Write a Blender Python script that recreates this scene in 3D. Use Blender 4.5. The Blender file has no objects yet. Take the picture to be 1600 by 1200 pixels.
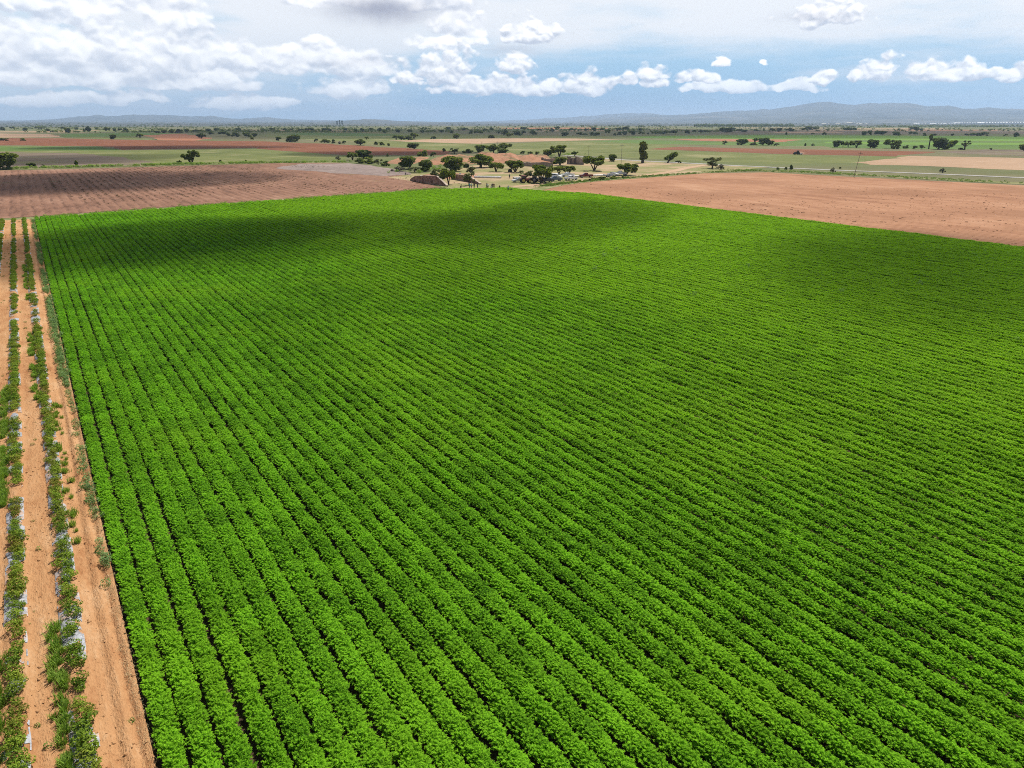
import bpy, bmesh, math, random
import numpy as np
from mathutils import Vector, Matrix

# ------------------------------------------------------------------ camera
R = math.radians
FPX = 1110.0                      # focal length in pixels of the 1600x1200 photograph
CAM_H = 20.0                      # height of the drone over the field
HORIZON = 191.0
PITCH = math.atan((600 - HORIZON) / FPX)
AZ = R(33.4)                      # the crop rows run along +Y; the camera looks this far clockwise of them
SC = bpy.context.scene
COL = SC.collection

cam_data = bpy.data.cameras.new('camera')
cam_data.sensor_width = 36.0
cam_data.lens = FPX / 1600 * 36.0
cam_data.clip_start = 0.5
cam_data.clip_end = 120000.0
cam = bpy.data.objects.new('camera', cam_data)
COL.objects.link(cam)
cam.location = (0, 0, CAM_H)
cam.rotation_euler = (math.pi / 2 - PITCH, 0, -AZ)
SC.camera = cam

RIGHT = Vector((math.cos(AZ), -math.sin(AZ), 0))
FWD = Vector((math.sin(AZ), math.cos(AZ), 0))


def ray(px, py):
    u, v = (px - 800) / FPX, (600 - py) / FPX
    f = math.cos(PITCH) + v * math.sin(PITCH)
    z = -math.sin(PITCH) + v * math.cos(PITCH)
    return RIGHT * u + FWD * f + Vector((0, 0, z))


def at(px, py, z=0.0):
    """Where the ground (at height z) stands that the photograph shows at this pixel."""
    d = ray(px, py)
    t = (z - CAM_H) / d.z
    return Vector((d.x * t, d.y * t, z))


def px_size(p):
    """Photograph pixels per metre at a place."""
    v = p - Vector((0, 0, CAM_H))
    depth = v.dot(FWD) * math.cos(PITCH) - v.z * math.sin(PITCH)
    return FPX / depth


# ------------------------------------------------------------------ sun, sky, exposure
SUN_AZ = R(33.4 + 27)
SUN_EL = R(58)
SUN_DIR = Vector((math.sin(SUN_AZ) * math.cos(SUN_EL), math.cos(SUN_AZ) * math.cos(SUN_EL), math.sin(SUN_EL)))
sun = bpy.data.lights.new('sun', 'SUN')
sun.energy = 5.0
sun.angle = R(0.53)
sun.color = (1.0, 0.955, 0.88)
sun_o = bpy.data.objects.new('sun', sun)
COL.objects.link(sun_o)
sun_o.rotation_euler = SUN_DIR.to_track_quat('Z', 'Y').to_euler()
sun_o.location = (0, 0, 60)

SC.view_settings.view_transform = 'Standard'
SC.view_settings.look = 'None'
SC.view_settings.exposure = 0.4
SC.view_settings.gamma = 1.0
SC.render.engine = 'CYCLES'
SC.cycles.filter_width = 1.0
SC.cycles.max_bounces = 4
SC.cycles.diffuse_bounces = 3
SC.cycles.glossy_bounces = 1
SC.cycles.transmission_bounces = 2
SC.cycles.volume_bounces = 1
SC.cycles.transparent_max_bounces = 12
SC.cycles.use_denoising = False
SC.cycles.denoiser = 'OPENIMAGEDENOISE'
SC.cycles.denoising_input_passes = 'RGB_ALBEDO_NORMAL'
SC.cycles.caustics_reflective = False
SC.cycles.caustics_refractive = False


class NT:
    """Short-hand for building node trees."""

    def __init__(self, tree):
        self.t = tree
        self.n = tree.nodes
        self.l = tree.links

    def add(self, kind, **kw):
        nd = self.n.new('ShaderNode' + kind)
        for k, v in kw.items():
            setattr(nd, k, v)
        return nd

    def put(self, sock, v):
        if v is None:
            return
        if hasattr(v, 'is_output'):
            self.l.new(v, sock)
        else:
            sock.default_value = v

    def math(self, op, a, b=None, c=None, clamp=False):
        nd = self.add('Math', operation=op, use_clamp=clamp)
        self.put(nd.inputs[0], a); self.put(nd.inputs[1], b); self.put(nd.inputs[2], c)
        return nd.outputs[0]

    def vec(self, op, a, b=None, c=None, scale=None):
        nd = self.add('VectorMath', operation=op)
        self.put(nd.inputs[0], a); self.put(nd.inputs[1], b); self.put(nd.inputs[2], c)
        if scale is not None:
            self.put(nd.inputs['Scale'], scale)
        return nd.outputs['Value'] if op in ('LENGTH', 'DOT_PRODUCT', 'DISTANCE') else nd.outputs['Vector']

    def noise(self, v, scale, detail=4, rough=0.55, out=0, dist=0.0, lac=2.0):
        nd = self.add('TexNoise')
        self.put(nd.inputs['Vector'], v)
        nd.inputs['Scale'].default_value = scale
        nd.inputs['Detail'].default_value = detail
        nd.inputs['Roughness'].default_value = rough
        nd.inputs['Distortion'].default_value = dist
        nd.inputs['Lacunarity'].default_value = lac
        return nd.outputs[out]

    def voro(self, v, scale, feature='F1', detail=0, out='Distance', smooth=0.4, rough=0.5):
        nd = self.add('TexVoronoi', feature=feature)
        self.put(nd.inputs['Vector'], v)
        nd.inputs['Scale'].default_value = scale
        nd.inputs['Detail'].default_value = detail
        nd.inputs['Roughness'].default_value = rough
        if feature == 'SMOOTH_F1':
            nd.inputs['Smoothness'].default_value = smooth
        return nd.outputs[out]

    def ramp(self, v, lo, hi, a=0.0, b=1.0, smooth=True):
        nd = self.add('MapRange', interpolation_type='SMOOTHSTEP' if smooth else 'LINEAR')
        self.put(nd.inputs[0], v)
        for i, x in enumerate((lo, hi, a, b)):
            nd.inputs[i + 1].default_value = x
        return nd.outputs[0]

    def mix(self, f, a, b, blend='MIX'):
        nd = self.add('Mix', data_type='RGBA', blend_type=blend)
        self.put(nd.inputs[0], f)
        for s, v in ((nd.inputs[6], a), (nd.inputs[7], b)):
            if isinstance(v, (tuple, list)) and len(v) == 3:
                v = tuple(v) + (1.0,)
            self.put(s, v)
        return nd.outputs[2]


def srgb(r, g, b):
    f = lambda c: c / 12.92 if c <= 0.04045 else ((c + 0.055) / 1.055) ** 2.4
    return tuple(f(x / 255.0) for x in (r, g, b))


world = bpy.data.worlds.new('World')
SC.world = world
world.use_nodes = True
world.node_tree.nodes.clear()
world.cycles.sampling_method = 'MANUAL'
world.cycles.sample_map_resolution = 256


def build_sky():
    n = NT(world.node_tree)
    out = n.add('OutputWorld')
    d = n.add('TexCoord').outputs['Generated']
    sky = n.add('TexSky', sky_type='NISHITA')
    sky.sun_disc = False
    sky.sun_elevation = SUN_EL
    sky.sun_rotation = SUN_AZ
    sky.altitude = 2000
    sky.air_density = 1.0
    sky.dust_density = 1.2
    sky.ozone_density = 1.0
    SKY_STRENGTH = 0.06
    # azimuth (degrees right of the view direction) and elevation
    x = n.vec('DOT_PRODUCT', d, tuple(RIGHT)); y = n.vec('DOT_PRODUCT', d, tuple(FWD))
    z = n.vec('DOT_PRODUCT', d, (0, 0, 1))
    az = n.math('MULTIPLY', n.math('ARCTAN2', x, y), 57.29578)
    el = n.math('MULTIPLY', n.math('ARCSINE', z), 57.29578)
    comb = n.add('CombineXYZ'); n.put(comb.inputs[0], az); n.put(comb.inputs[1], el); n.put(comb.inputs[2], el)
    P = comb.outputs[0]

    def ang(px, py):
        v = ray(px, py)
        return (math.degrees(math.atan2(v.dot(RIGHT), v.dot(FWD))), math.degrees(math.atan2(v.z, math.hypot(v.x, v.y))))

    # ---- high part of the sky: blue with broken cloud
    hi = n.noise(d, 3.2, 5, 0.6)
    hi_mask = n.ramp(hi, 0.46, 0.66)

    # ---- the band over the horizon
    wv = n.noise(P, 0.55, 4, 0.52, out='Color')
    warp = n.vec('MULTIPLY', n.vec('SUBTRACT', wv, (0.5, 0.5, 0.5)), (1.7, 1.0, 0.0))
    warp2 = n.vec('ADD', warp, n.vec('MULTIPLY', n.noise(P, 3.0, 3, 0.5, out='Color'), (0.20, 0.15, 0.0)))
    # element y and z share the elevation warp
    sep = n.add('SeparateXYZ'); n.put(sep.inputs[0], warp2)
    cw = n.add('CombineXYZ'); n.put(cw.inputs[0], sep.outputs[0]); n.put(cw.inputs[1], sep.outputs[1]); n.put(cw.inputs[2], sep.outputs[1])
    PW = n.vec('ADD', P, cw.outputs[0])

    def blobs(lst, base=PW):
        """Nearest of many flat-based heaps: 0 in a heap's foot, 1 on its outline."""
        cur = None
        for (px, base_y, w, h) in lst:
            a, e = ang(px, base_y)
            a2, e2 = ang(px, base_y - h)
            wd = w / 2 / 19.0            # pixels to degrees, about
            ht = max(e2 - e, 0.05)
            dn = max(0.18, ht * 0.34)
            a += 0.17; e += 0.13
            v = n.vec('MULTIPLY_ADD', base, (1 / wd, 1 / ht, -1 / dn), (-a / wd, -e / ht, e / dn))
            v = n.vec('MAXIMUM', v, (-1e4, 0, 0))
            ln = n.vec('LENGTH', v)
            if cur is None:
                cur = ln
            else:
                nd = n.add('Math', operation='SMOOTH_MIN'); n.put(nd.inputs[0], cur); n.put(nd.inputs[1], ln); nd.inputs[2].default_value = 0.15
                cur = nd.outputs[0]
        return cur

    crisp = [(690, 122, 128, 48), (735, 140, 120, 30), (775, 142, 80, 34), (640, 128, 70, 20),
             (828, 62, 84, 36), (800, 108, 60, 26),
             (838, 144, 82, 26), (915, 141, 80, 30), (980, 131, 30, 22), (1016, 119, 50, 17), (1022, 134, 42, 15),
             (1088, 127, 70, 16), (1127, 100, 28, 10), (1196, 102, 13, 7), (1288, 32, 112, 40), (1290, 126, 32, 20),
             (1368, 118, 58, 30), (1334, 125, 20, 12), (1480, 122, 110, 26), (1570, 120, 110, 20), (1440, 116, 60, 18)]
    soft = [(15, 98, 64, 60), (108, 92, 118, 60), (120, 30, 90, 50), (256, 60, 70, 90), (270, 108, 200, 62), (325, 100, 110, 48),
            (410, 104, 130, 36), (60, 129, 130, 32), (150, 130, 80, 30), (295, 138, 150, 20), (556, 112, 110, 34), (500, 92, 120, 30), (547, 144, 100, 24),
            (695, 69, 110, 18), (715, 48, 80, 48), (620, 8, 240, 30), (1130, 141, 100, 12), (1245, 140, 60, 14), (60, 160, 140, 18), (210, 158, 120, 16),
            (370, 166, 160, 16), (90, 10, 260, 40)]
    PU = n.vec('ADD', PW, (0.05, 0.34, 0.34))
    dc = blobs(crisp); ds = blobs(soft)
    # how the heap thins upward: bright crowns, greyer feet
    lift_c = n.math('MULTIPLY', n.math('SUBTRACT', blobs(crisp, PU), dc), 0.30)
    lift_s = n.math('MULTIPLY', n.math('SUBTRACT', blobs(soft, PU), ds), 0.30)
    # cauliflower relief: nested rounded cells
    gw = n.vec('MULTIPLY', n.vec('SUBTRACT', n.noise(P, 0.9, 2, 0.5, out='Color'), (0.5, 0.5, 0.5)), (0.9, 0.9, 0.0))
    PB = n.vec('MULTIPLY', n.vec('ADD', P, gw), (1.0, 1.25, 0.0))
    bil = n.voro(PB, 0.80, 'SMOOTH_F1', 1.7, smooth=0.5, rough=0.45)
    bil_up = n.voro(n.vec('ADD', PB, (0.05, 0.22, 0.0)), 0.80, 'SMOOTH_F1', 1.7, smooth=0.5, rough=0.45)
    bis = n.voro(PB, 0.46, 'SMOOTH_F1', 1.8, smooth=0.55, rough=0.45)
    bis_up = n.voro(n.vec('ADD', PB, (0.06, 0.32, 0.0)), 0.46, 'SMOOTH_F1', 1.8, smooth=0.55, rough=0.45)
    relief_s = n.math('MULTIPLY', n.math('SUBTRACT', bis_up, bis), 0.85)
    relief = n.math('SUBTRACT', bil_up, bil)               # positive where the heap faces up to the sun
    relief = n.math('MULTIPLY', relief, 0.85)
    edge = n.math('MULTIPLY', n.math('SUBTRACT', 0.42, bil), 0.95)
    dens_c = n.math('ADD', n.math('SUBTRACT', 1.43, dc), edge)
    m_c = n.ramp(dens_c, -0.02, 0.36)
    dens_s = n.math('ADD', n.math('SUBTRACT', 1.50, ds), n.math('MULTIPLY', n.math('SUBTRACT', 0.42, bis), 0.85))
    m_s = n.ramp(dens_s, -0.02, 0.30)

    # thin veil: long streaks, thicker with height
    st = n.vec('MULTIPLY', n.vec('ADD', P, n.vec('MULTIPLY', warp, (1.5, 0.6, 0))), (0.05, 0.30, 0.0))
    veil_n = n.noise(st, 1.7, 7, 0.58)
    veil = n.math('ADD', n.math('MULTIPLY', el, 0.105), n.math('MULTIPLY', n.math('SUBTRACT', veil_n, 0.5), 2.4))
    azr = n.ramp(az, -14.0, 8.0, 0.36, 0.03)                # the left third is milkier
    veil = n.math('ADD', veil, azr)

    def hole(px, py, rx, ry, k):
        a, e = ang(px, py)
        v = n.vec('MULTIPLY_ADD', P, (19.0 / rx, 20.0 / ry, 0), (-a * 19.0 / rx, -e * 20.0 / ry, 0))
        g = n.math('EXPONENT', n.math('MULTIPLY', n.vec('DOT_PRODUCT', v, v), -1.0))
        return n.math('MULTIPLY', g, k)

    for h in ((930, 160, 330, 50, -0.75), (345, 25, 70, 26, -0.9), (80, 75, 40, 60, -0.6), (25, 10, 50, 20, -0.5), (1050, 85, 160, 22, -0.35),
              (1330, 90, 180, 20, -0.3), (690, 95, 60, 25, -0.4), (1400, 10, 260, 60, 0.35), (480, 40, 110, 45, 0.6), (900, 60, 160, 30, 0.25)):
        veil = n.math('ADD', veil, hole(*h))
    m_v = n.ramp(veil, -0.15, 1.0)

    # colours
    cs = n.mix(1.0, sky.outputs[0], (SKY_STRENGTH,) * 3, 'MULTIPLY')
    low_blue = n.mix(n.ramp(el, 0.0, 7.0), srgb(150, 194, 228), srgb(172, 212, 240))
    low_blue = n.mix(n.ramp(az, -36.0, -12.0, 1.0, 0.0), low_blue, srgb(196, 220, 238))
    low_blue = n.mix(hole(870, 172, 330, 34, 0.75), low_blue, srgb(134, 174, 210))
    blue = n.mix(n.ramp(el, 8.0, 24.0), low_blue, cs)
    veil_c = n.mix(n.ramp(el, 1.0, 7.0), srgb(214, 226, 240), srgb(245, 247, 252))
    c1 = n.mix(n.math('MULTIPLY', m_v, 0.92), blue, veil_c)
    sh_s = n.math('ADD', n.math('MULTIPLY', relief_s, 1.5), n.math('ADD', lift_s, n.math('MULTIPLY', n.math('SUBTRACT', n.noise(P, 0.45, 3, 0.5), 0.5), 0.3)))
    soft_c = n.mix(n.ramp(sh_s, -0.40, 0.34), srgb(205, 213, 229), (1.26, 1.25, 1.25))
    c2 = n.mix(n.math('MULTIPLY', m_s, 0.86), c1, soft_c)
    crisp_c = n.mix(n.ramp(n.math('ADD', n.math('MULTIPLY', relief, 1.0), lift_c), -0.26, 0.28), srgb(198, 207, 224), (1.30, 1.28, 1.27))
    c3 = n.mix(n.math('MULTIPLY', m_c, 0.95), c2, crisp_c)
    # two flat grey cloud bottoms high in the picture
    for (px, py, rx, ry, k) in ((592, 17, 62, 15, 0.95), (1275, 27, 45, 7, 0.35), (800, 82, 34, 6, 0.3), (560, 98, 60, 7, 0.25)):
        a, e = ang(px, py)
        v = n.vec('MULTIPLY_ADD', PW, (19.0 / rx, 20.0 / ry, 0), (-(a + .17) * 19.0 / rx, -(e + .13) * 20.0 / ry, 0))
        g = n.math('EXPONENT', n.math('MULTIPLY', n.vec('DOT_PRODUCT', v, v), -1.0))
        c3 = n.mix(n.math('MULTIPLY', g, k), c3, srgb(168, 172, 190))
    bg_low = n.add('Background'); n.put(bg_low.inputs[0], c3); bg_low.inputs[1].default_value = 0.82

    hi_c = n.mix(n.math('MULTIPLY', hi_mask, 0.75), cs, (0.46, 0.48, 0.52))
    bg_hi = n.add('Background'); n.put(bg_hi.inputs[0], hi_c); bg_hi.inputs[1].default_value = 0.80
    mx = n.add('MixShader')
    n.put(mx.inputs[0], n.ramp(el, 10.0, 18.0)); n.l.new(bg_low.outputs[0], mx.inputs[1]); n.l.new(bg_hi.outputs[0], mx.inputs[2])
    n.l.new(mx.outputs[0], out.inputs[0])


build_sky()

# ------------------------------------------------------------------ helpers
rng = np.random.default_rng(7)
random.seed(7)


def tag(o, label=None, cat=None, group=None, kind=None):
    if label: o['label'] = label
    if cat: o['category'] = cat
    if group: o['group'] = group
    if kind: o['kind'] = kind
    return o


def link(o, parent=None):
    COL.objects.link(o)
    if parent is not None:
        o.parent = parent
    return o


def mesh_from(name, verts, faces, mats=(), smooth=False):
    me = bpy.data.meshes.new(name)
    me.from_pydata([tuple(v) for v in verts], [], [tuple(f) for f in faces])
    for m in mats:
        me.materials.append(m)
    if smooth:
        me.polygons.foreach_set('use_smooth', [True] * len(me.polygons))
    me.update()
    return me


def mesh_np(name, verts, faces, mats=(), smooth=False, mat_index=None):
    """Mesh from numpy arrays; faces is (n, 3) or (n, 4)."""
    verts = np.asarray(verts, dtype=np.float32); faces = np.asarray(faces, dtype=np.int32)
    k = faces.shape[1]
    me = bpy.data.meshes.new(name)
    me.vertices.add(len(verts)); me.vertices.foreach_set('co', verts.ravel())
    me.loops.add(faces.size); me.loops.foreach_set('vertex_index', faces.ravel())
    me.polygons.add(len(faces))
    me.polygons.foreach_set('loop_start', np.arange(0, faces.size, k, dtype=np.int32))
    me.polygons.foreach_set('loop_total', np.full(len(faces), k, dtype=np.int32))
    if smooth:
        me.polygons.foreach_set('use_smooth', np.ones(len(faces), dtype=bool))
    for m in mats:
        me.materials.append(m)
    if mat_index is not None:
        me.polygons.foreach_set('material_index', np.asarray(mat_index, dtype=np.int32))
    me.update(calc_edges=True)
    me.validate()
    return me


def vnoise(x, y, seed=0):
    """Smooth value noise in numpy."""
    xi = np.floor(x).astype(np.int64); yi = np.floor(y).astype(np.int64)
    xf = x - xi; yf = y - yi

    def h(a, b):
        n = (a * 374761393 + b * 668265263 + seed * 1442695041) & 0x7fffffff
        n = ((n ^ (n >> 13)) * 1274126177) & 0x7fffffff
        return ((n ^ (n >> 16)) & 0xffff) / 65535.0
    u = xf * xf * (3 - 2 * xf); v = yf * yf * (3 - 2 * yf)
    return (h(xi, yi) * (1 - u) + h(xi + 1, yi) * u) * (1 - v) + (h(xi, yi + 1) * (1 - u) + h(xi + 1, yi + 1) * u) * v


def fbm(x, y, oct=4, seed=0):
    s = 0; a = 0.5; t = 0
    for i in range(oct):
        s = s + a * vnoise(x * 2 ** i, y * 2 ** i, seed + i * 17); t += a; a *= 0.5
    return s / t


def material(name):
    m = bpy.data.materials.new(name)
    m.use_nodes = True
    m.node_tree.nodes.clear()
    n = NT(m.node_tree)
    return m, n, n.add('OutputMaterial')


def principled(n, out, color, rough=0.9, spec=0.2, metallic=0.0, normal=None):
    p = n.add('BsdfPrincipled')
    if isinstance(color, tuple) and len(color) == 3:
        color = color + (1.0,)
    n.put(p.inputs['Base Color'], color)
    n.put(p.inputs['Roughness'], rough)
    p.inputs['Specular IOR Level'].default_value = spec
    p.inputs['Metallic'].default_value = metallic
    if normal is not None:
        n.put(p.inputs['Normal'], normal)
    n.l.new(p.outputs[0], out.inputs['Surface'])
    return p


def plain(name, color, rough=0.6, spec=0.4, metallic=0.0, vary=0.12, scale=3.0):
    """A painted or cast surface with a little grime."""
    m, n, out = material(name)
    co = n.add('TexCoord').outputs['Object']
    f = n.noise(co, scale, 4, 0.6)
    dark = tuple(c * (1 - vary * 1.6) for c in color)
    lite = tuple(min(1.0, c * (1 + vary)) for c in color)
    principled(n, out, n.mix(n.ramp(f, 0.3, 0.7), dark, lite), rough, spec, metallic)
    return m


def glassy(name, color=(0.03, 0.04, 0.05)):
    m, n, out = material(name)
    principled(n, out, color, 0.12, 0.6)
    return m


def soil(name, base, dark, lite, big=0.02, mid=0.25, fine=3.0, rows=None, row_amt=0.5, tint=None, tint_scale=0.012, tint_lo=0.5, tint_hi=0.62,
         bump=0.4, speck=None, speck_scale=0.5, speck_at=0.68, stretch=None):
    """Bare or thinly grown earth in three colours.  rows = spacing of the furrows along +Y."""
    m, n, out = material(name)
    k_ = 0.80
    base, dark, lite = (tuple(c * k_ for c in q) for q in (base, dark, lite))
    tint = tuple(c * k_ for c in tint) if tint else None
    speck = tuple(c * k_ for c in speck) if speck else None
    co = n.add('TexCoord').outputs['Object']
    P = co if stretch is None else n.vec('MULTIPLY', co, stretch)
    f1 = n.noise(co, big, 5, 0.6); f2 = n.noise(P, mid, 6, 0.65); f3 = n.noise(P, fine, 4, 0.7)
    mixv = n.math('ADD', n.math('MULTIPLY', f1, 0.35), n.math('ADD', n.math('MULTIPLY', f2, 0.4), n.math('MULTIPLY', f3, 0.25)))
    c = n.mix(n.ramp(mixv, 0.36, 0.52), dark, base)
    c = n.mix(n.ramp(mixv, 0.50, 0.66), c, lite)
    if tint is not None:
        t = n.ramp(n.noise(co, tint_scale, 5, 0.62), tint_lo, tint_hi)
        t = n.math('MULTIPLY', t, n.ramp(f3, 0.35, 0.6, 0.45, 1.0))
        c = n.mix(t, c, tint)
    h = n.math('ADD', n.math('MULTIPLY', f2, 0.6), n.math('MULTIPLY', f3, 0.4))
    if rows:
        wob = n.math('MULTIPLY', n.noise(co, 0.08, 3, 0.5), 0.9)
        sx = n.add('SeparateXYZ'); n.put(sx.inputs[0], co)
        s = n.math('SINE', n.math('MULTIPLY', n.math('ADD', sx.outputs[0], wob), 2 * math.pi / rows))
        brk = n.ramp(n.noise(n.vec('MULTIPLY', co, (1.0, 0.25, 1.0)), 0.45, 5, 0.7), 0.42, 0.62)
        line = n.math('MULTIPLY', n.ramp(s, 0.35, 0.95), n.math('MULTIPLY', brk, row_amt))
        c = n.mix(line, c, dark)
        h = n.math('ADD', h, n.math('MULTIPLY', s, -0.35))
    if speck is not None:
        k = n.voro(P, speck_scale, 'F1', 2.0, rough=0.7)
        sp = n.math('MULTIPLY', n.ramp(k, 0.16, 0.26, 1.0, 0.0), n.ramp(n.noise(co, speck_scale * 0.16, 4, 0.6), speck_at - 0.13, speck_at))
        c = n.mix(sp, c, speck)
    b = n.add('Bump'); b.inputs['Strength'].default_value = bump; b.inputs['Distance'].default_value = 0.25
    n.put(b.inputs['Height'], h)
    principled(n, out, c, 0.95, 0.1, normal=b.outputs[0])
    return m


# ------------------------------------------------------------------ materials of the ground
M = {}
M['plain'] = soil('dry_plain', (0.165, 0.155, 0.075), (0.10, 0.10, 0.045), (0.27, 0.22, 0.125), big=0.004, mid=0.03, fine=0.4,
                  tint=(0.13, 0.16, 0.05), tint_scale=0.003, tint_lo=0.44, tint_hi=0.60, bump=0.2, speck=(0.03, 0.045, 0.015), speck_scale=0.06, speck_at=0.60)
M['yard'] = soil('yard_earth', (0.44, 0.31, 0.19), (0.30, 0.24, 0.12), (0.52, 0.39, 0.26), big=0.03, mid=0.12, fine=1.2,
                 tint=(0.20, 0.22, 0.07), tint_scale=0.045, tint_lo=0.40, tint_hi=0.58, bump=0.25, speck=(0.07, 0.10, 0.03), speck_scale=0.5, speck_at=0.62)
M['sand'] = soil('sandy_soil', (0.52, 0.28, 0.13), (0.38, 0.17, 0.07), (0.64, 0.41, 0.23), big=0.12, mid=1.2, fine=9.0, bump=1.0,
                 speck=(0.20, 0.15, 0.07), speck_scale=3.5, speck_at=0.60, stretch=(1.0, 0.35, 1.0))
M['plough_right'] = soil('ploughed_soil', (0.43, 0.222, 0.125), (0.24, 0.105, 0.055), (0.53, 0.31, 0.19), big=0.02, mid=0.22, fine=1.6, rows=1.7, row_amt=0.6, tint=(0.33, 0.165, 0.09), tint_scale=0.022, tint_lo=0.46, tint_hi=0.62,
                         bump=0.7, speck=(0.14, 0.075, 0.04), speck_scale=0.55, speck_at=0.58, stretch=(1.0, 0.22, 1.0))
M['plough_left'] = soil('stubble_soil', (0.27, 0.142, 0.092), (0.12, 0.062, 0.040), (0.39, 0.235, 0.16), big=0.02, mid=0.2, fine=1.4, rows=2.3, row_amt=0.75,
                        bump=0.6, tint=(0.20, 0.19, 0.08), tint_scale=0.05, tint_lo=0.62, tint_hi=0.74, speck=(0.08, 0.06, 0.03), speck_scale=0.5, speck_at=0.60, stretch=(1.0, 0.25, 1.0))
M['rubble'] = soil('stony_ground', (0.28, 0.215, 0.19), (0.12, 0.092, 0.088), (0.44, 0.36, 0.32), big=0.03, mid=0.35, fine=1.2, bump=1.0,
                   speck=(0.09, 0.07, 0.06), speck_scale=0.6, speck_at=0.52)
M['red'] = soil('red_ploughed', (0.22, 0.085, 0.042), (0.15, 0.055, 0.028), (0.30, 0.13, 0.07), big=0.012, mid=0.1, fine=0.8, rows=6.0, row_amt=0.25, bump=0.3, stretch=(1.0, 0.2, 1.0))
M['orange'] = soil('orange_ploughed', (0.37, 0.16, 0.085), (0.26, 0.11, 0.06), (0.44, 0.21, 0.12), big=0.012, mid=0.1, fine=0.8, rows=7.0, row_amt=0.3, bump=0.3)
M['tan'] = soil('pale_ploughed', (0.44, 0.29, 0.185), (0.34, 0.225, 0.135), (0.52, 0.36, 0.24), big=0.015, mid=0.1, fine=0.7, bump=0.2)
M['fallow'] = soil('fallow_brown', (0.19, 0.145, 0.105), (0.12, 0.09, 0.065), (0.27, 0.22, 0.15), big=0.012, mid=0.08, fine=0.6, bump=0.3,
                   tint=(0.20, 0.20, 0.08), tint_scale=0.02, tint_lo=0.5, tint_hi=0.66, stretch=(0.3, 1.0, 1.0))
M['pasture'] = soil('pasture_green', (0.155, 0.175, 0.052), (0.095, 0.115, 0.034), (0.24, 0.235, 0.095), big=0.012, mid=0.06, fine=0.5, bump=0.25,
                    tint=(0.30, 0.27, 0.13), tint_scale=0.02, tint_lo=0.52, tint_hi=0.68)
M['green'] = soil('green_crop_cover', (0.11, 0.18, 0.04), (0.075, 0.13, 0.03), (0.16, 0.225, 0.055), big=0.01, mid=0.06, fine=0.5, rows=8.0, row_amt=0.3, bump=0.3)
M['bright'] = soil('bright_crop_cover', (0.14, 0.255, 0.035), (0.11, 0.20, 0.03), (0.20, 0.30, 0.05), big=0.01, mid=0.06, fine=0.5, bump=0.3)
M['road'] = soil('worn_asphalt', (0.40, 0.38, 0.35), (0.33, 0.31, 0.28), (0.47, 0.45, 0.42), big=0.05, mid=0.4, fine=3.0, bump=0.1)
M['track'] = soil('dirt_track', (0.50, 0.34, 0.215), (0.40, 0.26, 0.155), (0.56, 0.41, 0.28), big=0.06, mid=0.3, fine=2.0, bump=0.2,
                  tint=(0.25, 0.25, 0.10), tint_scale=0.12, tint_lo=0.60, tint_hi=0.72)
M['margin'] = soil('grassy_margin', (0.22, 0.22, 0.085), (0.12, 0.15, 0.045), (0.36, 0.31, 0.17), big=0.05, mid=0.2, fine=1.0, bump=0.4,
                   speck=(0.05, 0.085, 0.02), speck_scale=0.5, speck_at=0.55)
M['bank'] = soil('eroded_red_bank', (0.40, 0.20, 0.115), (0.24, 0.13, 0.075), (0.50, 0.29, 0.185), big=0.04, mid=0.3, fine=1.2, bump=0.9,
                 tint=(0.17, 0.15, 0.07), tint_scale=0.06, tint_lo=0.50, tint_hi=0.60, speck=(0.05, 0.065, 0.025), speck_scale=0.38, speck_at=0.47)
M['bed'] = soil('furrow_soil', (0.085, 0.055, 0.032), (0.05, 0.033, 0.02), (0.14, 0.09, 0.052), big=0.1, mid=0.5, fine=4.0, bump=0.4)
M['hill'] = soil('far_hillside', (0.09, 0.10, 0.085), (0.02, 0.03, 0.026), (0.22, 0.19, 0.15), big=0.0006, mid=0.003, fine=0.02, bump=0.2)


def structure(name, me, label=None, cat=None):
    o = bpy.data.objects.new(name, me)
    link(o)
    o['kind'] = 'structure'
    if label: o['label'] = label
    if cat: o['category'] = cat
    return o


def ragged(ps, z, amp=None):
    """Field edges are never ruler-straight: break them up on the ground."""
    out = []
    for i, p in enumerate(ps):
        q = ps[(i + 1) % len(ps)]
        d = q - p; L = d.length
        if L < 1: continue
        nn = Vector((-d.y, d.x, 0)) / L
        r = max(20.0, min(p.length, q.length))
        k = int(min(60, max(2, L / (r * 0.03))))
        am = amp if amp is not None else min(26.0, r * 0.016)
        for j in range(k):
            t = j / k; c = p.lerp(q, t)
            o = (float(fbm(np.array([c.x * 0.35 / am]), np.array([c.y * 0.35 / am]), 3, int(z * 1000))[0]) - 0.5) * 2 * am * (0 if j == 0 else 1)
            out.append(c + nn * o)
    return out


def sheet(name, pts, mat, z, label, cat):
    """A field or strip of ground; pts are photograph pixels."""
    ps = ragged([at(*p) for p in pts], z)
    bm = bmesh.new()
    vs = [bm.verts.new((p.x, p.y, z)) for p in ps]
    f = bm.faces.new(vs)
    if f.normal.z < 0: f.normal_flip()
    f.normal_update()
    if f.normal.z < 0: f.normal_flip()
    me = bpy.data.meshes.new(name)
    bmesh.ops.triangulate(bm, faces=bm.faces[:])
    bm.to_mesh(me); bm.free()
    me.materials.append(mat)
    return structure(name, me, label, cat)


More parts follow.
